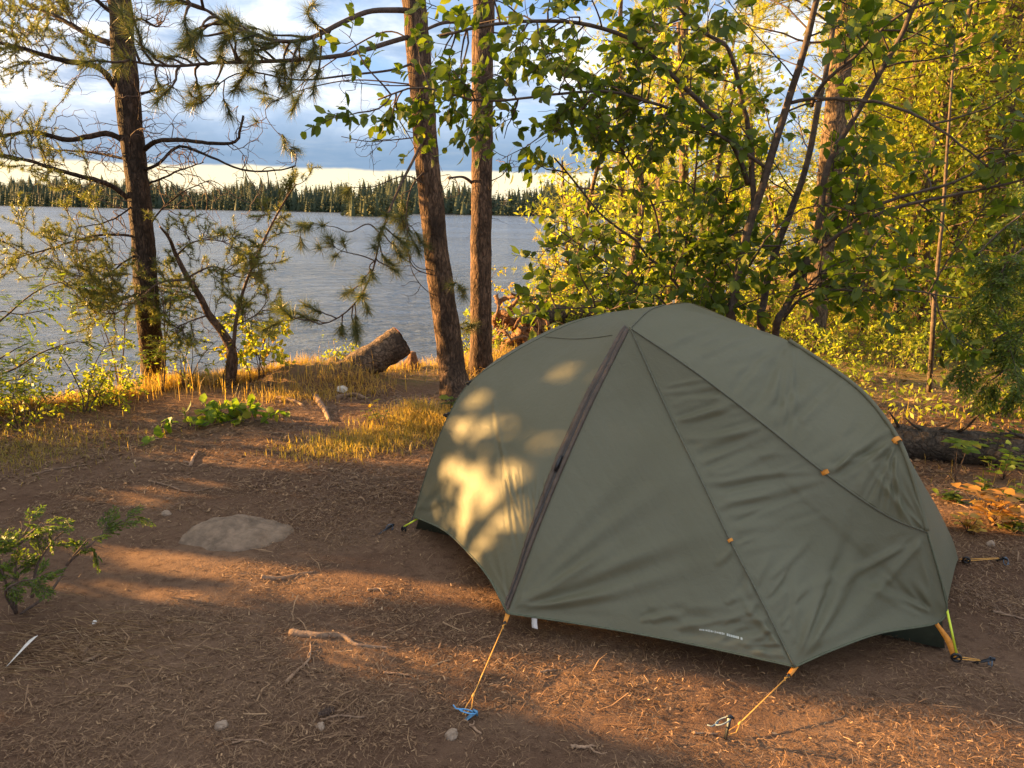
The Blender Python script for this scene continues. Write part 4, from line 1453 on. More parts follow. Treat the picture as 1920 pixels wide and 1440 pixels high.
# --- woodland pines with trunks that show ------------------------------------
def bare_pine(pts, radii, label, crown_from, k, spread, bm='bark_pale', nd=34, ln=.13, group='woodland pines behind the tent', wdt=.005, tk=9, low=0):
    b0 = pts[0]
    pl = Plant('pine_tree', (b0[0], b0[1], b0[2]), label, 'tree', group)
    pts = np.array(pts)
    pts[0] = pts[0] - UP * .06
    pl.trunk(pts, radii, M[bm], bump=.12, seg=20, step=.04, seed=float(pts[0][0] * 7), flare=.25)
    H = pts[-1][2]
    for q in range(k):
        t = crown_from + (1 - crown_from) * rng.uniform(0, 1) ** 0.9
        L = spread * (1.15 - 0.8 * (t - crown_from) / (1 - crown_from)) * rng.uniform(.5, 1.1)
        c = wander(pick(pts, t), side_dir(UP, .12, .05), L, 7, .14, .015, .05)
        addtube(pl.twig, c, np.linspace(.016, .005, 8), 4)
        m_ = max(3, int(L * tk))
        pos, dr = [], []
        for z in range(m_):
            tt = rng.uniform(.25, 1)
            c2 = wander(pick(c, tt), side_dir(tang(c, tt), .2, .7, .4), rng.uniform(.12, .45), 4, .2, 0)
            addtube(pl.twig, c2, np.linspace(.005, .0025, 5), 3, cap=False)
            pos += [c2[-1], c2[2]]
            dr += [c2[-1] - c2[-2]] * 2
        tufts(pl.leaf, np.array(pos), np.array(dr), nd, ln, wdt, .85, .05)
    for q in range(low):
        dead_twigs(pl, pts[:-2], 1, .3, 1.0, .15, .9, .006, .3)
    return pl.finish(M['wood_needle'], M['bare_twig'], 'needles', 'branch_sprays')


def trunk_line(lst, up):
    p = PP(lst)
    p[0] = G(p[0][0], p[0][1])
    return np.vstack([p, p[-1] + np.array(up)])


bare_pine(trunk_line([(1522, 650, 9.2), (1530, 560, 9.2), (1545, 430, 9.2), (1562, 260, 9.2), (1580, 90, 9.2), (1592, -20, 9.2)], (.35, 0, 3.5)), [.14, .135, .128, .118, .110, .10, .03],
          'tall sunlit pine trunk behind the broadleaf stems to the right of the tent', .66, 26, 1.6, low=14)
bare_pine(trunk_line([(1826, 560, 11.5), (1846, 440, 11.5), (1858, 370, 11.5), (1878, 200, 11.5), (1902, 0, 11.5)], (.5, 0, 4)), [.18, .165, .16, .14, .125, .03],
          'thick sunlit pine leaning right at the right edge of the wood', .55, 30, 1.9, low=10)
bare_pine(trunk_line([(1276, 585, 12.5), (1279, 480, 12.5), (1282, 330, 12.5), (1283, 160, 12.5), (1284, 0, 12.5)], (0, 0, 2.5)), [.085, .08, .072, .06, .045, .012],
          'slim orange-barked pine seen through the alder shrub above the tent', .42, 34, 1.5, low=8)
bare_pine(trunk_line([(1240, 580, 15), (1243, 480, 15), (1238, 330, 15), (1240, 150, 15)], (0, 0, 3)), [.08, .075, .065, .05, .012],
          'thin pine just left of the slim orange-barked pine', .5, 24, 1.4, low=6)
bare_pine(trunk_line([(1628, 540, 14), (1630, 400, 14), (1634, 250, 14), (1640, 60, 14)], (.1, 0, 3)), [.11, .1, .09, .07, .02],
          'pine with a thin trunk right of the tall sunlit trunk in the wood', .36, 40, 1.7, low=8)
bare_pine(trunk_line([(1168, 560, 17), (1166, 420, 17), (1163, 280, 17), (1160, 120, 17)], (0, 0, 3)), [.08, .075, .065, .05, .012],
          'young golden pine at the left end of the lakeside wood', .42, 30, 1.4, low=4)

# --- dense wood behind on the right -------------------------------------------
def wood_tree(x, y, h, kind, crown_lo=0.12):
    g = G(x, y)
    lab = {'p': 'golden-lit pine in the dense wood behind the tent', 'l': 'yellow-green leafy tree in the dense wood behind the tent'}[kind]
    pl = Plant('pine_tree' if kind == 'p' else 'birch_tree', g, lab, 'tree', 'golden pines in the dense wood' if kind == 'p' else 'leafy trees in the dense wood')
    pts = np.array([g - UP * .1, g + np.array([rng.normal() * .15, rng.normal() * .15, h * .5]), g + np.array([rng.normal() * .3, rng.normal() * .3, h])])
    pts = resample(pts, 14)
    r = h * .012 + .02
    s_ = Soup()
    addtube(s_, pts, np.linspace(r, .02, 14), 10, rough=.08)
    s_.build('trunk', M['bark_pale'], pl.t, pl.base)
    R = h * .24 + .45
    pos, dr, lp = [], [], []
    for q in range(int(h * 9.5)):
        t = crown_lo + (1 - crown_lo) * rng.uniform(0, 1)
        L = R * (1.05 - .75 * t) * rng.uniform(.5, 1.15)
        c = wander(pick(pts, t), side_dir(UP, .15, .05), L, 6, .15, .0, .03)
        addtube(pl.twig, c, np.linspace(.014, .004, 7), 4, cap=False)
        for z in range(int(5 + L * 8)):
            tt = rng.uniform(.2, 1)
            p = pick(c, tt) + rng.normal(size=3) * np.array([.16, .16, .11])
            pos.append(p)
            dr.append(norm(p - pick(c, tt)) + tang(c, tt) * .7)
    pos, dr = np.array(pos), np.array(dr)
    if kind == 'p':
        tufts(pl.leaf, pos, dr, 16, .15, .010, .9, .05)
    else:
        pos = np.repeat(pos, 5, 0) + rng.normal(size=(len(pos) * 5, 3)) * .09
        leaves(pl.leaf, pos, norm(rng.normal(size=(len(pos), 3))) + np.array([0, 0, -.4]), rng.uniform(.06, .10, len(pos)), .95, simple=True)
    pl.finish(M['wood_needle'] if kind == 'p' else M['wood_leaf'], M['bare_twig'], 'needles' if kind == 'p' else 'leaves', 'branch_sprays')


wl = [(1720, 13, 7, 'p'), (1790, 16, 8, 'p'), (1665, 17, 7.5, 'l'), (1880, 14.5, 7.5, 'l'), (1960, 12.5, 7, 'p'), (1610, 20, 8.5, 'p'), (1740, 21, 9, 'l'), (1840, 20, 9, 'p'), (1930, 19, 9, 'p'),
      (2020, 16, 8, 'l'), (1570, 25, 7.5, 'l'), (1690, 26, 10, 'p'), (1790, 27, 10, 'p'), (1890, 26, 10, 'l'), (1500, 22, 4.2, 'l'), (1440, 24, 3.2, 'p'), (2060, 12, 7, 'p'), (1990, 24, 10, 'p'), (1340, 22, 4.6, 'l'), (1205, 20, 5.6, 'p'), (1100, 22, 3.6, 'l'),
      (1640, 10.5, 3.0, 'l'), (1770, 10, 3.0, 'l'), (1380, 15, 3.6, 'p'), (1320, 17, 6.5, 'p'), (1120, 26, 5, 'p'), (1250, 25, 7, 'p'), (1085, 14, 2.2, 'l'),
      (1660, 11.5, 6.5, 'p'), (1750, 11, 6.5, 'l'), (1830, 12.5, 7, 'p'), (1905, 11.5, 7, 'l'), (1600, 13, 7, 'p'), (1690, 14, 7.5, 'p'), (1855, 16, 8, 'p'), (1980, 15, 8, 'p'), (1650, 23, 10, 'p'), (1760, 24, 10, 'p'), (1850, 24, 10, 'p'), (1950, 29, 11, 'p'), (1720, 31, 11, 'p'), (1830, 32, 11, 'p'), (1350, 19, 6, 'p'), (1225, 16, 6, 'p')]
wl2 = [(1390, 18, 6.2), (1060, 17, 5.0), (1210, 19, 6.5)]
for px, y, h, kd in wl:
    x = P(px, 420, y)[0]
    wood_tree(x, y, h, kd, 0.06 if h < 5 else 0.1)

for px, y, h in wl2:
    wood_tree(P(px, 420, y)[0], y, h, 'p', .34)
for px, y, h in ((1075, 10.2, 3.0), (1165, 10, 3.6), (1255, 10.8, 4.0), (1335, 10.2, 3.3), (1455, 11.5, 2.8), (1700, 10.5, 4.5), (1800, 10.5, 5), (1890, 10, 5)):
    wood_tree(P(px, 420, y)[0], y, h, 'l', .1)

# --- shrubs -------------------------------------------------------------------
def shrub(name, base, label, k, h, spread, size, matname, per=7, simple=True, cat='shrub', group=None, lean=(0, 0, 0), width=.95, twig='twig', var=None, k3=4):
    pl = Plant(name, base, label, cat, group)
    mains = []
    for q in range(k):
        d = norm(np.array([rng.normal() * spread, rng.normal() * spread, 1.0]) + np.array(lean))
        c = wander(np.array(base) + np.array([rng.normal() * .03, rng.normal() * .03, -.02]), d, h * rng.uniform(.6, 1.05), 8, .12, 0)
        addtube(pl.twig, c, np.linspace(.004 + .004 * h, .002, 9), 5)
        mains.append(c)
    branchlets(pl, mains, max(4, int(9 * h)), (.12 * h ** .5, .38 * h ** .5), k3, (.06, .2), size, per, width, t0=.15, simple=simple, r2=.0032, flat=.25, var=var)
    return pl.finish(M[matname], M[twig], 'leaves', 'stem_sprays')


def pinnate(pl, p, d, L, size):
    """rowan leaf: leaflets in two rows on a drooping stalk"""
    c = wander(p, d, L, 6, .06, .10)
    addtube(pl.twig, c, .0014, 3, cap=False)
    pos, dr = [], []
    for t in np.linspace(.25, 1, 7):
        tg = tang(c, t)
        sd = norm(np.cross(tg, UP) + 1e-3)
        for q in (-1, 1):
            pos.append(pick(c, t))
            dr.append(norm(sd * q + tg * .45 + rng.normal(size=3) * .12 + UP * -.15))
    leaves(pl.leaf, np.array(pos), np.array(dr), size * rng.uniform(.8, 1.1, len(pos)), .5, flat=.8, simple=True)


# rowan at the left edge
tb = Dg(-60, 790)
pl = Plant('rowan_shrub', tb, 'rowan with feathery bright green leaves reaching in at the left edge over the water', 'shrub')
for pts in ([(-60, 790, 5.9), (-40, 650, 5.9), (20, 585, 5.9), (70, 545, 5.85), (118, 530, 5.8), (150, 560, 5.8)], [(-60, 790, 5.9), (-30, 720, 5.8), (30, 690, 5.75), (80, 660, 5.7), (150, 640, 5.7), (180, 655, 5.7)],
            [(-60, 790, 5.9), (-30, 700, 5.9), (20, 660, 5.9), (62, 640, 5.9)], [(-60, 790, 5.9), (-20, 600, 6.0), (40, 590, 6.0), (90, 580, 6)], [(-60, 780, 5.9), (0, 720, 5.8), (50, 710, 5.8)]):
    c = resample(PP(pts), 20)
    addtube(pl.twig, c, np.linspace(.012, .003, 20), 6)
    for q in range(36):
        t = rng.uniform(.2, 1)
        pinnate(pl, pick(c, t), side_dir(tang(c, t), .25, .6), rng.uniform(.14, .25), .066)
pl.finish(M['rowan'], M['twig'], 'leaves', 'stem_sprays')
for px, py, lab, h in ((305, 735, 'rowan seedling with feathery green leaves right of the dark leaning pine', 1.0), (225, 740, 'slender rowan sapling with few bright leaves left of the dark leaning pine', .95)):
    tb = Dg(px, py)
    pl = Plant('rowan_shrub', tb, lab, 'shrub')
    for q in range(2):
        c = wander(tb, norm(np.array([.12 + .2 * q, 0, 1]) if px > 260 else np.array([.02, 0, 1])), h, 8, .08)
        addtube(pl.twig, c, np.linspace(.009, .003, 9), 5)
        for z in range(15):
            t = rng.uniform(.25, 1)
            pinnate(pl, pick(c, t), side_dir(UP, .2, .2), rng.uniform(.14, .24), .066)
    pl.finish(M['rowan'], M['bare_twig'], 'leaves', 'stem_sprays')

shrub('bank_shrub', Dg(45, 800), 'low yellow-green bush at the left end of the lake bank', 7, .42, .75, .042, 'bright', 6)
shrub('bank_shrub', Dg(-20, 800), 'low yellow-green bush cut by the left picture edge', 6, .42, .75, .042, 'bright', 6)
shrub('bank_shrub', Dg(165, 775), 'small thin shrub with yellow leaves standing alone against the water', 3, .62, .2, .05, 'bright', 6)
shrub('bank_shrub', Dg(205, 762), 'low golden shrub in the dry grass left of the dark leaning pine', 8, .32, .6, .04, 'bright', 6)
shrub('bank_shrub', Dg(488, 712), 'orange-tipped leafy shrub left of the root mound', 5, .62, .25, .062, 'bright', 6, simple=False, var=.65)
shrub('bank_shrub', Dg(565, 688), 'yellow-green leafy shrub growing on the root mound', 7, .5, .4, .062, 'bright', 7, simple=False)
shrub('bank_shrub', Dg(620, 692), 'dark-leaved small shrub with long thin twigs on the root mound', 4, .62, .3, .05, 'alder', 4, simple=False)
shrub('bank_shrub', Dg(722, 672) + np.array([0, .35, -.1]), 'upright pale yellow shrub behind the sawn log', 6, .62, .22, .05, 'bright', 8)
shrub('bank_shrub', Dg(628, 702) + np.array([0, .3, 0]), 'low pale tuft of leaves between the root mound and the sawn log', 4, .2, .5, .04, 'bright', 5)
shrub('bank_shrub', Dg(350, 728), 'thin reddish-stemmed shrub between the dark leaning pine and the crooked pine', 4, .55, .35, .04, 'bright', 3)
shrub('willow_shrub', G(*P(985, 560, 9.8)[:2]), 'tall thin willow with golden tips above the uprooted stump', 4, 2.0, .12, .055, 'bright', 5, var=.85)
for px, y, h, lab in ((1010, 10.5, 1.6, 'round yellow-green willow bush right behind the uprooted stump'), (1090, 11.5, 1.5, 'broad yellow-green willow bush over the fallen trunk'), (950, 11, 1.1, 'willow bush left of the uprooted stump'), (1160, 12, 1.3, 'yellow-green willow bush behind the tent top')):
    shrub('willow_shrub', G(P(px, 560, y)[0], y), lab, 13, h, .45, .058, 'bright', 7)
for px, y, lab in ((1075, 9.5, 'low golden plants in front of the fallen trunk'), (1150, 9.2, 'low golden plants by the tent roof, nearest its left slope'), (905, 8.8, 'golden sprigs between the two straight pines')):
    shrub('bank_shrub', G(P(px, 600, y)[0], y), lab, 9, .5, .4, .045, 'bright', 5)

und = [(1600, 8.6, .5), (1650, 9.4, .7), (1700, 8.2, .55), (1780, 8.8, .8), (1840, 9.3, 1.0), (1900, 8.4, .8), (1960, 8.9, 1.0), (1570, 10.5, .8), (1720, 10.8, .9), (1820, 11.5, 1.2), 
       (1910, 6.2, .5), (1480, 8.8, .7), (1420, 9.6, .8), (1350, 10, .8), (1545, 7.6, .5), (1880, 10.5, 1.2)]
for px, y, h in und:
    shrub('undergrowth_shrub', G(P(px, 600, y)[0], y), 'leafy yellow-green undergrowth shrub on the woodland floor behind the tent', 7, h, .5, .055 if y > 7 else .05, 'wood_leaf', 6, group='woodland undergrowth shrubs')

# sapling with a thin straight stem
tb = Dg(1742, 735)
pl = Plant('sapling_tree', tb, 'thin straight sapling standing in front of the undergrowth right of the tent', 'sapling')
c = resample(PP([(1742, 735, tb[1]), (1748, 640, 6.6), (1752, 560, 6.6), (1760, 480, 6.6), (1768, 400, 6.6), (1778, 250, 6.6), (1790, 80, 6.6)]), 30)
s_ = Soup()
addtube(s_, c, np.linspace(.024, .008, 30), 10, rough=.06)
s_.build('trunk', M['stem'], pl.t, pl.base)
branchlets(pl, [c], 6, (.3, .8), 4, (.1, .3), .07, 6, t0=.28)
branchlets(pl, [c[:8]], 5, (.1, .25), 3, (.05, .12), .06, 4, t0=.0)
pl.finish(M['alder'], M['twig'], 'leaves', 'branch_sprays')


# cedar boughs at the right edge
def spray(pl, p, d, L, size=.03, dens=1.0, nrm=None):
    """flat fan of scale leaves"""
    tw = [wander(p, d, L, 5, .1, .06)]
    nn_ = norm(np.cross(norm(d), UP)) if nrm is None else nrm
    for q in range(int(6 * dens) + 2):
        t = .15 + .8 * q / (6 * dens + 2)
        for sg in (-1, 1):
            dd = norm(tang(tw[0], t) + nn_ * sg * .8 + np.array([0, 0, -.1]))
            tw.append(wander(pick(tw[0], t), dd, L * (1 - t * .7) * .5, 4, .08, .04))
    for q, c in enumerate(tw):
        addtube(pl.twig, c, np.linspace(.0022 if q == 0 else .0012, .0008, len(c)), 3, cap=False)
        m_ = max(3, int(np.sum(np.linalg.norm(np.diff(c, axis=0), axis=1)) / size * 3.2))
        tt = np.linspace(.15, 1, m_)
        pos = np.array([pick(c, t) for t in tt])
        sd = np.where(np.arange(m_) % 2 == 0, 1, -1)[:, None]
        dirs = norm(norm(c[-1] - c[0]) + nn_ * sd * .7 + rng.normal(size=(m_, 3)) * .2)
        leaves(pl.leaf, pos, dirs, size * rng.uniform(.7, 1.2, m_), .75, simple=True)


tb = G(P(2035, 700, 5.6)[0], 5.6)
pl = Plant('cedar_tree', tb, 'dark green cedar with drooping boughs at the right edge', 'tree')
tr = np.array([tb - UP * .05, tb + UP * 1.5, tb + UP * 3.4])
s_ = Soup()
addtube(s_, resample(tr, 10), np.linspace(.06, .02, 10), 10)
s_.build('trunk', M['stem'], pl.t, pl.base)
for pts in ([(2035, 330, 5.6), (1950, 380, 5.5), (1880, 430, 5.4), (1830, 480, 5.3)], [(2035, 440, 5.6), (1940, 500, 5.4), (1850, 560, 5.3), (1790, 620, 5.2)], [(2035, 520, 5.6), (1940, 590, 5.4), (1860, 640, 5.3), (1800, 680, 5.2)],
            [(2035, 600, 5.6), (1950, 650, 5.3), (1890, 690, 5.2), (1850, 720, 5.2)], [(2035, 450, 5.6), (1960, 450, 5.3), (1900, 480, 5.1), (1860, 540, 5.0)], [(2035, 650, 5.6), (1960, 690, 5.4), (1910, 730, 5.3)], [(2035, 560, 5.6), (1990, 560, 5.2), (1930, 610, 5.0), (1890, 660, 4.95)]):
    c = resample(PP(pts), 14)
    addtube(pl.twig, c, np.linspace(.012, .004, 14), 5)
    for q in range(24):
        t = rng.uniform(.2, 1)
        spray(pl, pick(c, t), norm(tang(c, t) * .7 + rng.normal(size=3) * .5 + np.array([0, 0, -.35])), rng.uniform(.15, .32), .034, .8)
pl.finish(M['cedar'], M['twig'], 'foliage', 'branch_sprays')

# cedar seedling, lower left
tb = Dg(28, 1150)
pl = Plant('cedar_shrub', tb, 'small green cedar bush with pale twigs in the left foreground', 'shrub')
for pts, k in (([(30, 1150, tb[1]), (28, 1080, 2.72), (36, 1020, 2.75), (55, 985, 2.8)], 12), ([(40, 1150, tb[1]), (95, 1110, 2.75), (125, 1060, 2.85), (160, 1030, 2.95), (200, 995, 3.05), (250, 965, 3.15)], 12), ([(125, 1060, 2.85), (140, 1040, 2.85), (165, 1010, 2.9)], 2),
               ([(30, 1150, tb[1]), (0, 1060, 2.7), (-20, 1000, 2.7)], 8), ([(30, 1150, tb[1]), (10, 1110, 2.65), (40, 1090, 2.6), (70, 1085, 2.55)], 9), ([(36, 1020, 2.75), (70, 990, 2.8), (100, 985, 2.8)], 5), ([(60, 1120, 2.75), (70, 1060, 2.75), (100, 1015, 2.8), (135, 985, 2.9)], 4)):
    c = resample(PP(pts), 16)
    addtube(pl.twig, c, np.linspace(.0065, .002, 16), 6)
    for q in range(k):
        t = rng.uniform(.35, 1)
        spray(pl, pick(c, t), norm(tang(c, t) * .6 + norm(rng.normal(size=3)) * .7 + UP * .05), rng.uniform(.06, .13), .018, .8)
    dead_twigs(pl, c, 3, .05, .14, .3, 1, .0018, .3, 1)
pl.finish(M['cedar'], M['bare_twig'], 'foliage', 'branch_sprays')

# small plants
def leafy_plant(px, py, label, k, h, size, matname, spread=.5, per=5, whorl=False, name='leafy_plant', var=None):
    b0 = Dg(px, py)
    pl = Plant(name, b0, label, 'plant')
    for q in range(k):
        c = wander(b0, norm(np.array([rng.normal() * spread, rng.normal() * spread, 1])), h * rng.uniform(.6, 1.1), 6, .12)
        addtube(pl.twig, c, np.linspace(.0026, .0014, 7), 4)
        m_ = per
        tt = np.linspace(.45, 1, m_) if not whorl else np.full(m_, 1.0)
        az_ = np.arange(m_) * 2.4 + rng.uniform(0, 6)
        pos = np.array([pick(c, t) for t in tt])
        dr = np.stack([np.cos(az_), np.sin(az_), np.full(m_, .1)], 1)
        leaves(pl.leaf, pos, dr, size * rng.uniform(.75, 1.1, m_), .95, flat=.75, var=None if var is None else np.clip(rng.normal(var, .15, m_), 0, 1))
    return pl.finish(M[matname], M['twig'], 'leaves', 'stem_sprays')


leafy_plant(1790, 905, 'bright green seedling with five spread leaves in front of the fallen log', 4, .30, .10, 'rowan', .3, 5, True)
leafy_plant(1860, 985, 'orange-yellow leafy plant glowing in the sun right of the tent', 15, .26, .085, 'orange_leaf', .55, 5)
leafy_plant(1815, 1000, 'small pale yellow sprig close to the right end of the tent', 8, .12, .055, 'orange_leaf', .6, 4, var=.9)
for px, py, lab in ((1880, 900, 'dark green leafy plant at the right edge below the fallen log'), (1915, 860, 'green leafy plant at the right edge beside the fallen log'), (1850, 870, 'small green plant just in front of the fallen log')):
    leafy_plant(px, py, lab, 8, .3, .06, 'rowan', .5, 7)
for px, py, lab in ((1780, 940, 'low dark leaves on the ground close to the tent end'), (1900, 1000, 'low green leaves beside the orange-yellow plant'), (1840, 925, 'low dusky leaves between the fallen log and the orange-yellow plant'), (1905, 940, 'low dark green leaves at the right edge above the orange-yellow plant')):
    leafy_plant(px, py, lab, 9, .09, .05, 'alder', .9, 5)
leafy_plant(845, 775, 'broad-leaved seedling at the foot of the leaning red-barked pine', 4, .2, .09, 'alder', .4, 5)
leafy_plant(690, 800, 'small yellow seedling on the bare soil, nearer the root mound', 3, .2, .05, 'bright', .3, 6, var=.8)
leafy_plant(715, 805, 'small yellow seedling on the bare soil, nearer the grass tuft', 3, .24, .045, 'bright', .3, 6, var=.8)
# cut leafy bough lying on the soil
for px, py, k, lab, dx in ((448, 792, 26, 'cut leafy bough with big wilting leaves lying on the bare soil', .25), (342, 815, 7, 'small bunch of wilted leaves on the soil left of the cut bough', .09)):
    b0 = Dg(px, py)
    pl = Plant('leafy_bough', b0, lab, 'bough')
    for q in range(k):
        p0 = b0 + np.array([rng.uniform(-dx, dx), rng.normal() * .08, 0])
        p0[2] = gz(p0[0], p0[1]) + .01
        c = wander(p0, norm(np.array([rng.normal(), rng.normal() * .6, .75])), rng.uniform(.12, .24), 5, .2, .06)
        addtube(pl.twig, c, .0025, 4)
        m_ = 5
        leaves(pl.leaf, np.array([pick(c, t) for t in rng.uniform(.4, 1, m_)]), norm(rng.normal(size=(m_, 3)) + np.array([0, 0, -.1])), rng.uniform(.06, .10, m_), 1.2, flat=.3)
    pl.finish(M['rowan'], M['twig'], 'leaves', 'stem_sprays')

# --- trees past the left edge whose crowns shade the pitch ---------------------
lit = []
for px, py, r in ((250, 1042, .06), (300, 1050, .08), (380, 1062, .09), (450, 1072, .10), (520, 1080, .10), (600, 1086, .09), (680, 1092, .07), (760, 1100, .08), (830, 1110, .09), (900, 1125, .09), (925, 1135, .07), (330, 1120, .06), (610, 1120, .05),
                  (880, 1275, .09), (940, 1290, .11), (1010, 1300, .10), (1080, 1310, .11), (1160, 1325, .12), (1240, 1335, .12), (1320, 1350, .13), (1400, 1365, .13), (1480, 1385, .13), (1560, 1400, .13), (1640, 1415, .13), (1720, 1425, .14), (1800, 1440, .15), 
                  (400, 868, .07), (470, 862, .08), (440, 858, .07), (270, 940, .06), (310, 925, .05), (380, 905, .05), (700, 850, .08), (620, 850, .06)):
    lit.append((Dg(px, py), r * (1.4 if py < 1200 else 1.75)))
for px, py, r in ((1060, 690, .05), (1085, 680, .045), (1105, 735, .03), (885, 745, .05), (905, 740, .05), (870, 790, .055), (890, 810, .04), (885, 890, .07), (890, 930, .06), (935, 925, .07), (960, 910, .06), (985, 925, .07), (990, 880, .035), (830, 900, .04), (840, 950, .035),
                  (930, 985, .035), (912, 1010, .03), (945, 1050, .035), (940, 1112, .04), (955, 960, .06), (800, 930, .025), (850, 985, .025), (800, 1000, .02), (1015, 850, .03), (870, 1000, .03), (900, 975, .03), (860, 860, .04), (980, 960, .04), (965, 880, .04)):
    p, _ = on_tent(px, py)
    if p is not None and px < 952 + (1150 - py) * .43 - 55 - r * 350:
        lit.append((p, r * 1.1))
for px, py, r in ((1785, 840, .17), (1865, 960, .17), (1840, 985, .12), (1810, 995, .1), (1890, 940, .12), (1870, 880, .12), (1780, 770, .12), (1860, 760, .12)):
    lit.append((Dg(px, py, .12), r))
for px, py, r, yy in ((60, 1000, .05, 2.75), (40, 970, .05, 2.7), (110, 1000, .05, 2.85)):
    lit.append((P(px, py, yy), r))
for _ in range(120):
    f, q = rng.uniform(0, 1), rng.uniform(0, 1)
    qx, qy = 795 + 245 * f + 80 * (1 - q), 690 + 340 * q + 70 * f
    p, _n = on_tent(qx, qy)
    if p is not None and (p - TM) @ tv > .1 and qx < 952 + (1150 - qy) * .43 - 80:
        lit.append((p, rng.uniform(.012, .038) * (1.0 if qy > 800 else .8)))
LITP = np.array([q[0] for q in lit])
LITR = np.array([q[1] for q in lit])


def open_to_sun(pos, size):
    """leaves that would stand in a sun gap are left off these crowns"""
    d = pos[:, None, :] - LITP[None]
    al = d @ SUN
    dist = np.linalg.norm(d - al[..., None] * SUN, axis=2)
    return ~np.any((dist < LITR[None] * 1.0 + 0.008) & (al > 0.5), axis=1)


def shade_tree(x, y, h, label, boxes, nleaf):
    g = G(x, y)
    pl = Plant('maple_tree', g, label, 'tree')
    top = np.array([x, y, h])
    pts = resample(np.array([g - UP * .05, g + (top - g) * .5 + np.array([.05, .03, 0]), top]), 20)
    s_ = Soup()
    addtube(s_, pts, np.linspace(.035 + h * .006, .01, 20), 10, rough=.05)
    s_.build('trunk', M['stem'], pl.t, pl.base)
    for (cx_, cy_, cz_, rx, ry, rz), nl in zip(boxes, nleaf):
        for q in range(16):
            tgt = np.array([cx_, cy_, cz_]) + rng.uniform(-.8, .8, 3) * np.array([rx, ry, rz])
            st = pick(pts, np.clip((tgt[2] - .3) / h, .02, .98))
            c = resample(np.array([st, (st + tgt) / 2 + UP * .08, tgt]), 10)
            if open_to_sun(c, 0).all():
                addtube(pl.twig, c, np.linspace(.012, .003, 10), 4)
        pos = np.array([cx_, cy_, cz_]) + rng.uniform(-1, 1, (nl, 3)) * np.array([rx, ry, rz])
        pos = pos[open_to_sun(pos, .05)]
        leaves(pl.leaf, pos, norm(rng.normal(size=(len(pos), 3)) + np.array([0, 0, -.3])), rng.uniform(.08, .12, len(pos)), 1.15)
    pl.finish(M['alder'], M['twig'], 'leaves', 'branch_sprays')


shade_tree(-5.6, 2.6, 3.4, 'leafy young maple standing off to the left of the pitch, nearest the camera', [(-5.6, 2.6, 1.55, .8, 1.15, 1.5)], [15000])
shade_tree(-5.9, 4.55, 3.6, 'leafy young maple off to the left between the pitch and the water', [(-5.9, 4.5, 1.7, .8, 1.0, 1.6)], [15000])
shade_tree(-6.6, 5.8, 6.0, 'leafy maple off to the left at the top of the lake bank', [(-6.6, 5.6, 1.75, .7, .5, 1.0), (-6.6, 6.4, 4.2, .8, .75, 1.8)], [4200, 1500])
# ------------------------------------------------------------------ logs, stones, roots
def rough_log(a, b_, r0, r1, seed, seg=28, amp=.1, sag=0.0):
    pts = resample(np.array([a, (np.array(a) + np.array(b_)) / 2 - UP * sag, b_]), 12)
    V, T, Q = trunk_mesh(pts, [r0, (r0 + r1) / 2 * 1.02, r1], seg=seg, step=.03, bump=amp, flare=0, seed=seed)
    return V, T, Q


# sawn log on the bank
e0, e1 = P(632, 716, 7.0), P(754, 638, 7.22)
d_ = norm(e1 - e0)
lt = thing('sawn_log', Dg(690, 705), 'short thick log tipped up with its sawn end raised at the water edge', 'log')
lb_ = tuple(lt.location)
V, T, Q = rough_log(e0 - d_ * .25, e1, .150, .145, 3.3, 34, .17)
# the trunk's own end caps are replaced by the sawn faces
s_ = Soup()
s_.add(V, None, Q)
M['log_bark'] = bark_mat('old_log_bark', (0.05, 0.037, 0.028), (0.27, 0.19, 0.13), 0.7, 1.0)
s_.build('log_bark', M['log_bark'], lt, lb_)
for p, sg in ((e1, 1), (e0 - d_ * .25, -1)):
    th = np.linspace(0, 2 * np.pi, 32, endpoint=False)
    a1 = norm(np.cross(d_, UP))
    a2 = np.cross(d_, a1)
    s_ = Soup()
    rings = []
    for rr in (0, .05, .10, .141):
        rings.append(p + d_ * sg * (.008 + .004 * rng.normal(size=(32, 1)) * (rr > 0)) + rr * (np.cos(th)[:, None] * a1 + np.sin(th)[:, None] * a2))
    Vv = np.concatenate(rings)
    Qf = [[k * 32 + j, k * 32 + (j + 1) % 32, (k + 1) * 32 + (j + 1) % 32, (k + 1) * 32 + j] for k in range(3) for j in range(32)]
    s_.add(Vv, None, np.array(Qf))
    s_.build('sawn_face', M['cutwood'], lt, lb_)

# long weathered log behind the tent's right end
a, b_ = P(1600, 812, 5.15), P(2010, 852, 4.75)
a[2], b_[2] = gz(a[0], a[1]) + .095, gz(b_[0], b_[1]) + .10
lt = thing('fallen_log', (a + b_) / 2 * np.array([1, 1, 0]), 'long grey weathered log lying on the ground just behind the tent', 'log')
V, T, Q = rough_log(a, b_, .125, .11, 8.1, 30, .16, .01)
s_ = Soup()
s_.add(V, T, Q)
s_.build('log_wood', M['deadwood'], lt, tuple(lt.location))
s_ = Soup()
for k in range(9):
    t = rng.uniform(0.1, .95)
    p = a * (1 - t) + b_ * t + np.array([0, -.03, .10])
    addtube(s_, wander(p, norm(np.array([rng.normal(), -.2, .25])), rng.uniform(.1, .3), 5, .1), [.012, .008, .003], 6)
s_.build('splinter_sprays', M['deadwood'], lt, tuple(lt.location))

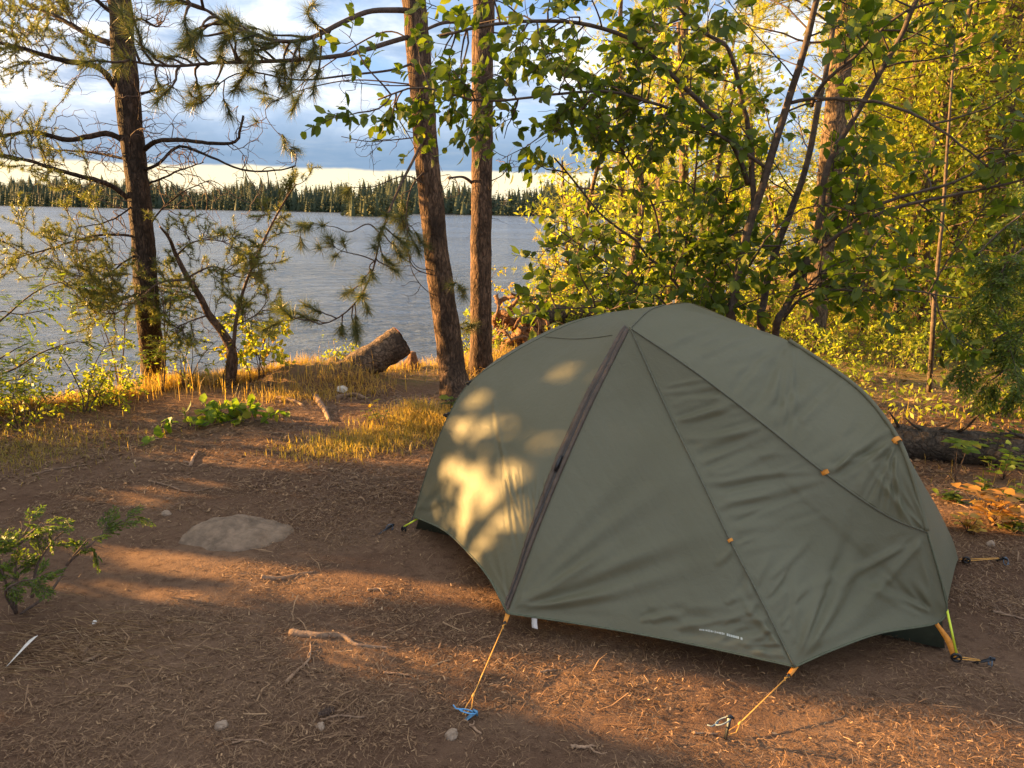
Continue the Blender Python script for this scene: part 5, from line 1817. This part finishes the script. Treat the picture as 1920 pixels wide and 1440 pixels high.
# uprooted stump
YS = 9.3
c0 = G(P(965, 620, YS)[0], YS)
ut = thing('uprooted_stump', c0, 'upturned root plate of a fallen tree with twisted reddish roots behind the two pines', 'stump')
s_ = Soup()
for k in range(12):                           # soil and root lump, facing the camera
    c = P(rng.uniform(935, 1015), rng.uniform(600, 655), YS + rng.uniform(-.05, .3))
    th = np.linspace(0, np.pi, 9)
    r_ = rng.uniform(.09, .18)
    u_, v_ = np.meshgrid(np.linspace(0, np.pi, 10), np.linspace(0, 2 * np.pi, 16, endpoint=False), indexing='ij')
    pt = np.stack([np.sin(u_) * np.cos(v_), np.sin(u_) * np.sin(v_), np.cos(u_)], -1).reshape(-1, 3)
    rad = r_ * (0.75 + .7 * np.array([mnoise.noise(Vector(q * 2.3) + Vector((k * 3., 0, 0))) for q in pt]))
    i, j = np.meshgrid(np.arange(9), np.arange(16), indexing='ij')
    s_.add(c + pt * rad[:, None], None, np.stack([i * 16 + j, (i + 1) * 16 + j, (i + 1) * 16 + (j + 1) % 16, i * 16 + (j + 1) % 16], -1).reshape(-1, 4))
s_.build('root_plate', M['rootwood'], ut, tuple(c0))
s_ = Soup()
for pts, r in (([(930, 570, YS), (945, 560, YS), (965, 556, YS - .1), (985, 545, YS - .2)], .035), ([(950, 600, YS), (960, 575, YS - .1), (972, 558, YS - .15), (958, 550, YS - .2)], .04),
               ([(925, 600, YS), (940, 585, YS - .1), (955, 590, YS - .2), (975, 580, YS - .2)], .045), ([(1000, 640, YS), (1010, 610, YS - .15), (995, 590, YS - .2), (975, 598, YS - .25), (965, 615, YS - .25)], .05),
               ([(940, 660, YS), (955, 640, YS - .2), (985, 632, YS - .25), (1000, 650, YS - .2)], .04), ([(925, 640, YS), (945, 622, YS - .2), (960, 640, YS - .25)], .035),
               ([(1010, 590, YS), (1025, 600, YS - .1), (1030, 625, YS - .1), (1020, 650, YS - .1)], .03), ([(930, 555, YS), (935, 575, YS - .1), (928, 600, YS - .1)], .03), ([(985, 620, YS), (1000, 615, YS - .2), (1008, 635, YS - .2), (996, 655, YS - .15)], .03)):
    V, T, Q = tube(resample(PP(pts), 18), np.linspace(r, r * .35, 18), 9, rough=.16)
    s_.add(V, T, Q)
for k in range(26):
    p = P(rng.uniform(930, 1025), rng.uniform(565, 650), YS - .1)
    addtube(s_, wander(p, norm(rng.normal(size=3) + np.array([0, -.6, 0])), rng.uniform(.15, .35), 8, .5), [.014, .008, .004], 5)
s_.build('root_sprays', M['rootwood'], ut, tuple(c0))
V, T, Q = rough_log(P(985, 590, YS + .1), P(1350, 588, 10.3), .13, .10, 14.2, 18, .12)
s_ = Soup()
s_.add(V, T, Q)
s_.build('fallen_trunk', M['deadwood'], ut, tuple(c0))
# little stump by the water
c0 = Dg(770, 690)
s_ = Soup()
V, T, Q = trunk_mesh(resample(np.array([c0 - UP * .05, c0 + UP * .10 + tu * .02, c0 + UP * .17 + tu * .03]), 8), [.085, .065, .03], seg=22, bump=.35, seed=2., flare=.7, fl=.08)
s_.add(V, T, Q)
tag(s_.build('tree_stump', M['rootwood'], None, tuple(c0)), 'small broken reddish stump at the water edge right of the sawn log', 'stump')

# half-buried boulder and loose stones
M['granite'] = plain('pale_granite', (0.20, 0.14, 0.095), 0.9, 0.35, 14, bump=1.0)
M['pebble'] = plain('pebble_stone', (0.30, 0.22, 0.16), 0.85, 0.25, 40, bump=.3)


def stone(name, base, rx, ry, rz, material, label, cat, seed, sink=.3, nu=28, rot=0.0, amp=.3):
    u_, v_ = np.meshgrid(np.linspace(0.001, np.pi - .001, nu), np.linspace(0, 2 * np.pi, nu * 2, endpoint=False), indexing='ij')
    pt = np.stack([np.sin(u_) * np.cos(v_), np.sin(u_) * np.sin(v_), np.cos(u_)], -1).reshape(-1, 3)
    k = np.array([mnoise.noise(Vector(q * 1.3) + Vector((seed, 0, 0))) * amp + mnoise.noise(Vector(q * 4) + Vector((seed, 5, 0))) * amp * .3 + mnoise.noise(Vector(q * 11) + Vector((seed, 9, 0))) * amp * .1 for q in pt])
    pt = pt * (1 + k)[:, None] * np.array([rx, ry, rz])
    c, s2 = math.cos(rot), math.sin(rot)
    pt = np.stack([pt[:, 0] * c - pt[:, 1] * s2, pt[:, 0] * s2 + pt[:, 1] * c, pt[:, 2] + rz * (1 - 2 * sink)], 1)
    i, j = np.meshgrid(np.arange(nu - 1), np.arange(nu * 2), indexing='ij')
    w2 = nu * 2
    Qs = np.stack([i * w2 + j, (i + 1) * w2 + j, (i + 1) * w2 + (j + 1) % w2, i * w2 + (j + 1) % w2], -1).reshape(-1, 4)
    o = mk(name, pt + np.array(base), Qs, material, None, tuple(base))
    return tag(o, label, cat)


stone('boulder', Dg(440, 1004), .30, .24, .16, M['granite'], 'pale flat-topped boulder half buried in the bare soil left of the tent', 'rock', 4.2, .78, 48, .22, .22)
for px, py, r, lab, sd in ((847, 1381, .018, 'pale pebble on the soil just below the bright blue stake', 1.), (601, 1364, .014, 'small pale pebble on the soil left of the bright blue stake', 2.), (415, 1364, .019, 'brown rounded pebble half sunk in soil near the lower picture edge', 3.),
                           (642, 735, .05, 'white stone on the edge of the root mound', 5.), (312, 965, .02, 'small pale stone left of the boulder', 6.), (1857, 1022, .02, 'small pale stone behind the right end of the tent', 7.), (177, 1168, .008, 'tiny white pebble on the soil right of the cedar bush', 8.)):
    stone('pebble', Dg(px, py), r * 1.25, r, r * .8, M['pebble'] if sd not in (5., 8.) else M['white'], lab, 'stone', sd, .3, 12, sd, .35)
# pine cone
c0 = Dg(612, 1335, .012)
ct = thing('pine_cone', c0, 'dark pine cone on the soil left of the bright blue stake', 'pine cone')
s_ = Soup()
dc = norm(np.array([.8, .35, .15]))
_, bb, cc_ = frames(np.array([dc]), np.array([0, 0, 1.0]))
for k in range(46):
    t = k / 46
    a = k * 2.4
    out = math.cos(a) * bb[0] + math.sin(a) * cc_[0]
    p = c0 + dc * (t - .5) * .05 + out * .006
    leaves(s_, np.array([p]), np.array([out + dc * (.2 + .9 * t)]), .016 * math.sin(math.pi * min(.95, .25 + t * .72)) + .004, 1.4, up=dc, simple=True)
addtube(s_, np.array([c0 - dc * .024, c0, c0 + dc * .024]), [.008, .011, .004], 8)
s_.build('cone_scales', M['bare_twig'], ct, tuple(c0), smooth=False)
# white curl of birch bark
c0 = Dg(32, 1228)
t = np.linspace(0, 1, 14)[:, None]
ln = D(12, 1250, .01) * (1 - t) + D(55, 1206, .035) * t
wd = np.interp(t[:, 0], [0, .6, 1], [.006, .016, .036])[:, None]
sd = norm(np.array([.6, .5, .5]))
Vv = np.concatenate([ln + sd * wd * k + UP * .012 * np.cos(k * 1.4) * t for k in (-1, -.5, 0, .5, 1)])
M['birch'] = plain('birch_bark', (0.62, 0.58, 0.53), .7, .12, 60)
tag(mk('bark_curl', Vv, grid_faces(5, 14), M['birch'], None, tuple(c0)), 'white twisted curl of birch bark on the soil below the cedar bush', 'bark')


# exposed roots and loose sticks
def ground_stick(name, pxs, r0, r1, label, cat, material, dz=.004, sides=0, seg=9):
    p = np.array([Dg(px, py) for px, py in pxs])
    c = resample(p, 26)
    c = c + np.cumsum(rng.normal(size=c.shape) * .0012, 0) * np.array([1, 1, 0])
    c[:, 2] = gz(c[:, 0], c[:, 1]) + np.linspace(r0, r1, 26) * .45 + dz
    s_ = Soup()
    V, T, Q = tube(c, np.linspace(r0, r1, 26), seg, rough=.14)
    s_.add(V, T, Q)
    for k in range(sides):
        t = rng.uniform(.2, .8)
        q = wander(pick(c, t), norm(np.array([rng.normal(), rng.normal(), .15])), rng.uniform(.03, .09), 5, .25)
        addtube(s_, q, [r1, r1 * .5], 5)
    return tag(s_.build(name, material, None, tuple(p[0])), label, cat)


M['root'] = plain('worn_root', (0.22, 0.14, 0.09), .85, .35, 30, bump=.4)
M['stick'] = plain('dry_stick', (0.30, 0.19, 0.12), .85, .35, 40, bump=.3)
ground_stick('exposed_root', [(545, 1188), (590, 1192), (640, 1190), (672, 1208), (740, 1212)], .016, .005, 'worn pale root crossing the bare soil in the middle foreground', 'root', M['root'], -.004)
ground_stick('exposed_root', [(490, 1084), (530, 1084), (565, 1076), (595, 1070)], .013, .005, 'smooth root lying in a sunny streak below the boulder', 'root', M['root'], -.003)
ground_stick('exposed_root', [(400, 1028), (425, 1022), (450, 1030)], .012, .005, 'short dark root at the foot of the boulder', 'root', M['root'], -.002)
ground_stick('forked_stick', [(537, 1283), (562, 1256), (580, 1238), (586, 1206)], .006, .003, 'thin forked stick below the worn pale root', 'stick', M['stick'], .004, 3)
for q in (([(155, 1246), (185, 1228)], .007, 'short reddish stick near the birch bark curl', M['root']), ([(600, 1352), (640, 1344), (688, 1346)], .0045, 'thin curved stick right of the dark pine cone', M['stick']), ([(720, 1263), (765, 1268)], .004, 'straight thin stick on the soil left of the yellow guyline', M['stick']),
          ([(435, 1395), (470, 1390), (500, 1396)], .004, 'curved dry stick at the lower picture edge', M['stick']), ([(520, 748), (545, 752), (568, 762)], .018, 'pale split stick at the edge of the dry grass', M['stick']), ([(357, 876), (362, 862), (370, 848)], .012, 'pale wood splinter on the soil in front of the cut bough', M['stick']),
          ([(285, 905), (350, 922), (400, 916)], .007, 'dark twig on the soil behind the boulder', M['root']), ([(60, 892), (110, 880), (165, 872)], .006, 'long dark twig on the soil at the left below the dry grass', M['root']), ([(690, 1108), (712, 1104), (728, 1108)], .005, 'short stick in the sunny streak left of the tent zip', M['stick']),
          ([(1300, 1375), (1345, 1378)], .004, 'dark thin stick beside the upright dark stake', M['root']), ([(1010, 1262), (1040, 1254)], .004, 'straight thin stick right of the yellow guyline', M['stick']), ([(1860, 1148), (1925, 1162)], .006, 'dark stick on the soil at the right edge behind the tent corner', M['root']),
          ([(1070, 1402), (1110, 1400)], .006, 'short thick stick at the lower picture edge below the blue stake', M['stick']), ([(880, 1362), (899, 1378)], .005, 'short stick leaning right of the bright blue stake', M['stick'])):
    ground_stick('fallen_stick', q[0], q[1], q[1] * .6, q[2], 'stick', q[3], .003, 1)
# roots of the mound
for k, (pts, r, lab) in enumerate((([(505, 712), (545, 698), (590, 690), (650, 700)], .035, 'thick root along the crest of the root mound'), ([(560, 690), (590, 678), (625, 690), (640, 720)], .03, 'bent root over the top of the root mound'), ([(590, 745), (605, 765), (620, 790)], .03, 'pale root running down from the root mound'), ([(630, 750), (660, 742), (690, 750)], .028, 'broken root end at the front of the root mound'))):
    ground_stick('mound_root', pts, r, r * .5, lab, 'root', M['deadwood'] if k < 2 else M['root'], 0, 2)

# ------------------------------------------------------------------ litter, grass, ground cover
def litter(n_, x0, x1, y0, y1, ln, wd, mask=None, tilt=.26):
    x, y = rng.uniform(x0, x1, n_), rng.uniform(y0, y1, n_)
    keep = rng.uniform(0, 1, n_) < np.clip((.6 * fbm(x * 1.2, y * 1.6, 31) + .4 * fbm(x * 6, y * 6, 35) - .40) * 4.5, .04, 1)
    keep &= y < np.interp(x, LX, LY) - .1
    x, y = x[keep], y[keep]
    n_ = len(x)
    az_ = rng.uniform(0, 2 * np.pi, n_)
    L = ln * rng.uniform(.4, 1.2, n_)
    d = np.stack([np.cos(az_), np.sin(az_), rng.normal(size=n_) * tilt], 1)
    b_ = np.stack([-np.sin(az_), np.cos(az_), rng.normal(size=n_) * .3], 1)
    z = gz(x, y) + .002 + .017 * rng.uniform(0, 1, n_) ** 2
    p = np.stack([x, y, z], 1)
    bow = (rng.normal(size=n_) * .08 * L)[:, None]
    lift = (np.abs(rng.normal(size=n_)) * .08 * L)[:, None]
    w_ = (wd * rng.uniform(.6, 1.3, n_))[:, None]
    a, m_, e = p - d * L[:, None] / 2, p + b_ * bow + UP * lift, p + d * L[:, None] / 2
    V = np.stack([a - b_ * w_ / 2, a + b_ * w_ / 2, m_ - b_ * w_ / 2, m_ + b_ * w_ / 2, e - b_ * w_ / 3, e + b_ * w_ / 3], 1)
    V[..., 2] = np.maximum(V[..., 2], gz(V[..., 0], V[..., 1]) + .0012)
    Q = np.array([[0, 1, 3, 2], [2, 3, 5, 4]])[None] + (np.arange(n_) * 6)[:, None, None]
    v = np.repeat(rng.beta(1.5, 2.6, n_), 6)
    return V.reshape(-1, 3), Q.reshape(-1, 4), v


s_ = Soup()
for args in ((150000, -2.6, 3.0, 1.5, 4.2, .032, .0015), (90000, -4.2, 4.5, 4.2, 7.6, .045, .0032), (45000, -2.6, 3.0, 1.5, 4.4, .016, .0042), (16000, -4, 4.5, 3.8, 7.8, .035, .010), (1500, -2.6, 3.0, 1.5, 4.2, .10, .004)):
    V, Q, v = litter(*args)
    s_.add(V, None, Q, v)
tag(s_.build('pine_litter', M['litter'], smooth=False), 'brown pine needles and bark chips scattered over the trodden soil', 'litter', kind='stuff')


def blades(s, x, y, h, wd, lean=.35, var=None):
    n_ = len(x)
    az_ = rng.uniform(0, 2 * np.pi, n_)
    d = np.stack([np.cos(az_), np.sin(az_), np.zeros(n_)], 1)
    b_ = np.stack([-np.sin(az_), np.cos(az_), np.zeros(n_)], 1)
    L = (np.abs(rng.normal(size=n_)) * lean)[:, None]
    p = np.stack([x, y, gz(x, y) - .005], 1)
    h = h[:, None]
    w_ = wd * rng.uniform(.7, 1.3, (n_, 1)) / 2
    m_ = p + UP * h * .55 + d * h * L * .35
    e = p + UP * h * (1 - L * .35) + d * h * L * 1.1
    V = np.stack([p - b_ * w_, p + b_ * w_, m_ - b_ * w_ * .8, m_ + b_ * w_ * .8, e], 1)
    off = (np.arange(n_) * 5)[:, None, None]
    s.add(V.reshape(-1, 3), (np.array([[2, 3, 4]])[None] + off).reshape(-1, 3), (np.array([[0, 1, 3, 2]])[None] + off).reshape(-1, 4), np.repeat(rng.beta(2, 2, n_) if var is None else np.clip(var + rng.normal(size=n_) * .2, 0, 1), 5))


gs = Soup()
n_ = 64000                                    # dry grass along the lip of the bank
x = rng.uniform(-5.4, -1.5, n_)
lipx = np.interp(x, LX, LY)
y = lipx + rng.uniform(-.75, .45, n_)
front = lipx - .62 + .35 * fbm(x * 1.4, y * 1.1, 41) + .25 * sstep(x, -2.6, -1.7)
kp = (y > front) & (rng.uniform(0, 1, n_) < np.clip((fbm(x * 3, y * 3, 43) - .25) * 2.6, .05, 1))
kp &= (((x + 1.75) / .55) ** 2 + ((y - 6.9) / .42) ** 2 > 1) | (rng.uniform(0, 1, n_) < .06)
x, y = x[kp], y[kp]
blades(gs, x, y, rng.uniform(.06, .19, len(x)) * (.4 + 1.2 * fbm(x * 2, y * 2, 44)), .0042, 1.3, .62)
n_ = 120                                      # taller stalks round the leaning pine
cx0, cy0 = Dg(292, 735)[:2]
x, y = cx0 + rng.normal(size=n_) * .45, cy0 - .12 + rng.normal(size=n_) * .16
blades(gs, x, y, rng.uniform(.15, .40, n_), .0042, .3, .85)
x, y = -1.9 + rng.normal(size=60) * .3, 6.75 + rng.normal(size=60) * .2
blades(gs, x, y, rng.uniform(.15, .32, 60), .005, .25, .8)
for cx, cy, rx, ry, k, hh_, vr in ((790, 790, .28, .18, 2600, .075, .5), (700, 830, .28, .16, 1500, .07, .4), (600, 845, .25, .12, 800, .055, .35), (830, 800, .12, .12, 900, .09, .6), (750, 690, .35, .25, 1600, .10, .7), (660, 730, .3, .18, 500, .12, .75), (540, 745, .35, .15, 600, .1, .7),
                                   (60, 830, .6, .25, 1100, .06, .35), (20, 860, .35, .2, 500, .05, .3), (870, 690, .25, .3, 900, .12, .7), (930, 670, .3, .3, 800, .12, .7)):
    c0 = Dg(cx, cy)
    x, y = c0[0] + rng.normal(size=k) * rx * .6, c0[1] + rng.normal(size=k) * ry
    blades(gs, x, y, hh_ * rng.uniform(.35, 1.5, k), .0045, 1.0, vr)
tag(gs.build('dry_grass', M['grass'], smooth=False), 'straw-coloured dry grass along the lake bank and in tufts by the pines', 'grass', kind='stuff')

# straw scattered below the cedar bush
gs = Soup()
n_ = 420
c0 = Dg(150, 1215)
x, y = c0[0] + rng.normal(size=n_) * .25, c0[1] + rng.normal(size=n_) * .13
V, Q, v = [], [], []
az_ = rng.normal(size=n_) * .5 - .25
d = np.stack([np.cos(az_), np.sin(az_), rng.normal(size=n_) * .04], 1)
b_ = np.stack([-np.sin(az_), np.cos(az_), np.zeros(n_)], 1)
L = rng.uniform(.06, .2, n_)[:, None]
p = np.stack([x, y, gz(x, y) + .006 + .012 * rng.uniform(0, 1, n_)], 1)
wd = .0011
V = np.stack([p - d * L / 2 - b_ * wd, p - d * L / 2 + b_ * wd, p + b_ * wd + UP * .003 + d * L * .1, p + d * L / 2], 1)
V[..., 2] = np.maximum(V[..., 2], gz(V[..., 0], V[..., 1]) + .003)
gs.add(V.reshape(-1, 3), (np.array([[0, 1, 2], [1, 3, 2]])[None] + (np.arange(n_) * 4)[:, None, None]).reshape(-1, 3), None, np.repeat(rng.uniform(.5, .95, n_), 4))
tag(gs.build('straw_litter', M['litter'], smooth=False), 'thin flattened straw lying on the soil below the cedar bush', 'litter', kind='stuff')

# low cover on the woodland floor
gs = Soup()
n_ = 13000
x, y = rng.uniform(.8, 14, n_), rng.uniform(5.4, 17, n_)
kp = (y < np.interp(x, LX, LY) - .1) & (y > 5.5 + .3 * fbm(x, y, 51)) & (rng.uniform(0, 1, n_) < np.clip((fbm(x * .9, y * .9, 52) - .38) * 4, .04, 1))
x, y = x[kp], y[kp]
p = np.stack([x, y, gz(x, y) + rng.uniform(.02, .22, len(x))], 1)
pr = np.repeat(p, 4, 0) + rng.normal(size=(len(p) * 4, 3)) * np.array([.07, .07, .03])
leaves(gs, pr, norm(rng.normal(size=(len(pr), 3)) + np.array([0, 0, .1])), rng.uniform(.035, .075, len(pr)), .8, simple=True)
tag(gs.build('ground_cover', M['wood_leaf'], smooth=False), 'low yellow-green leafy cover on the woodland floor', 'ground cover', kind='stuff')
gs = Soup()
n_ = 5200
x, y = rng.uniform(1.3, 8, n_), rng.uniform(4.4, 9.5, n_)
kp = rng.uniform(0, 1, n_) < np.clip((fbm(x * .8, y * .8, 62) - .35) * 3, .05, 1)
x, y = x[kp], y[kp]
blades(gs, x, y, rng.uniform(.04, .16, len(x)), .006, .6, .6)
tag(gs.build('woodland_grass', M['grass'], smooth=False), 'thin golden grass on the woodland floor', 'grass', kind='stuff')
gs = Soup()
n_ = 5200
x, y = rng.uniform(1.2, 9, n_), rng.uniform(4.0, 10.5, n_)
p = np.stack([x, y, gz(x, y) + .012], 1)
leaves(gs, p, norm(np.stack([rng.normal(size=n_), rng.normal(size=n_), rng.normal(size=n_) * .15], 1)), rng.uniform(.03, .07, n_), .9, flat=.8, simple=True)
tag(gs.build('leaf_litter', M['litter'], smooth=False), 'brown fallen leaves on the ground behind and right of the tent', 'litter', kind='stuff')
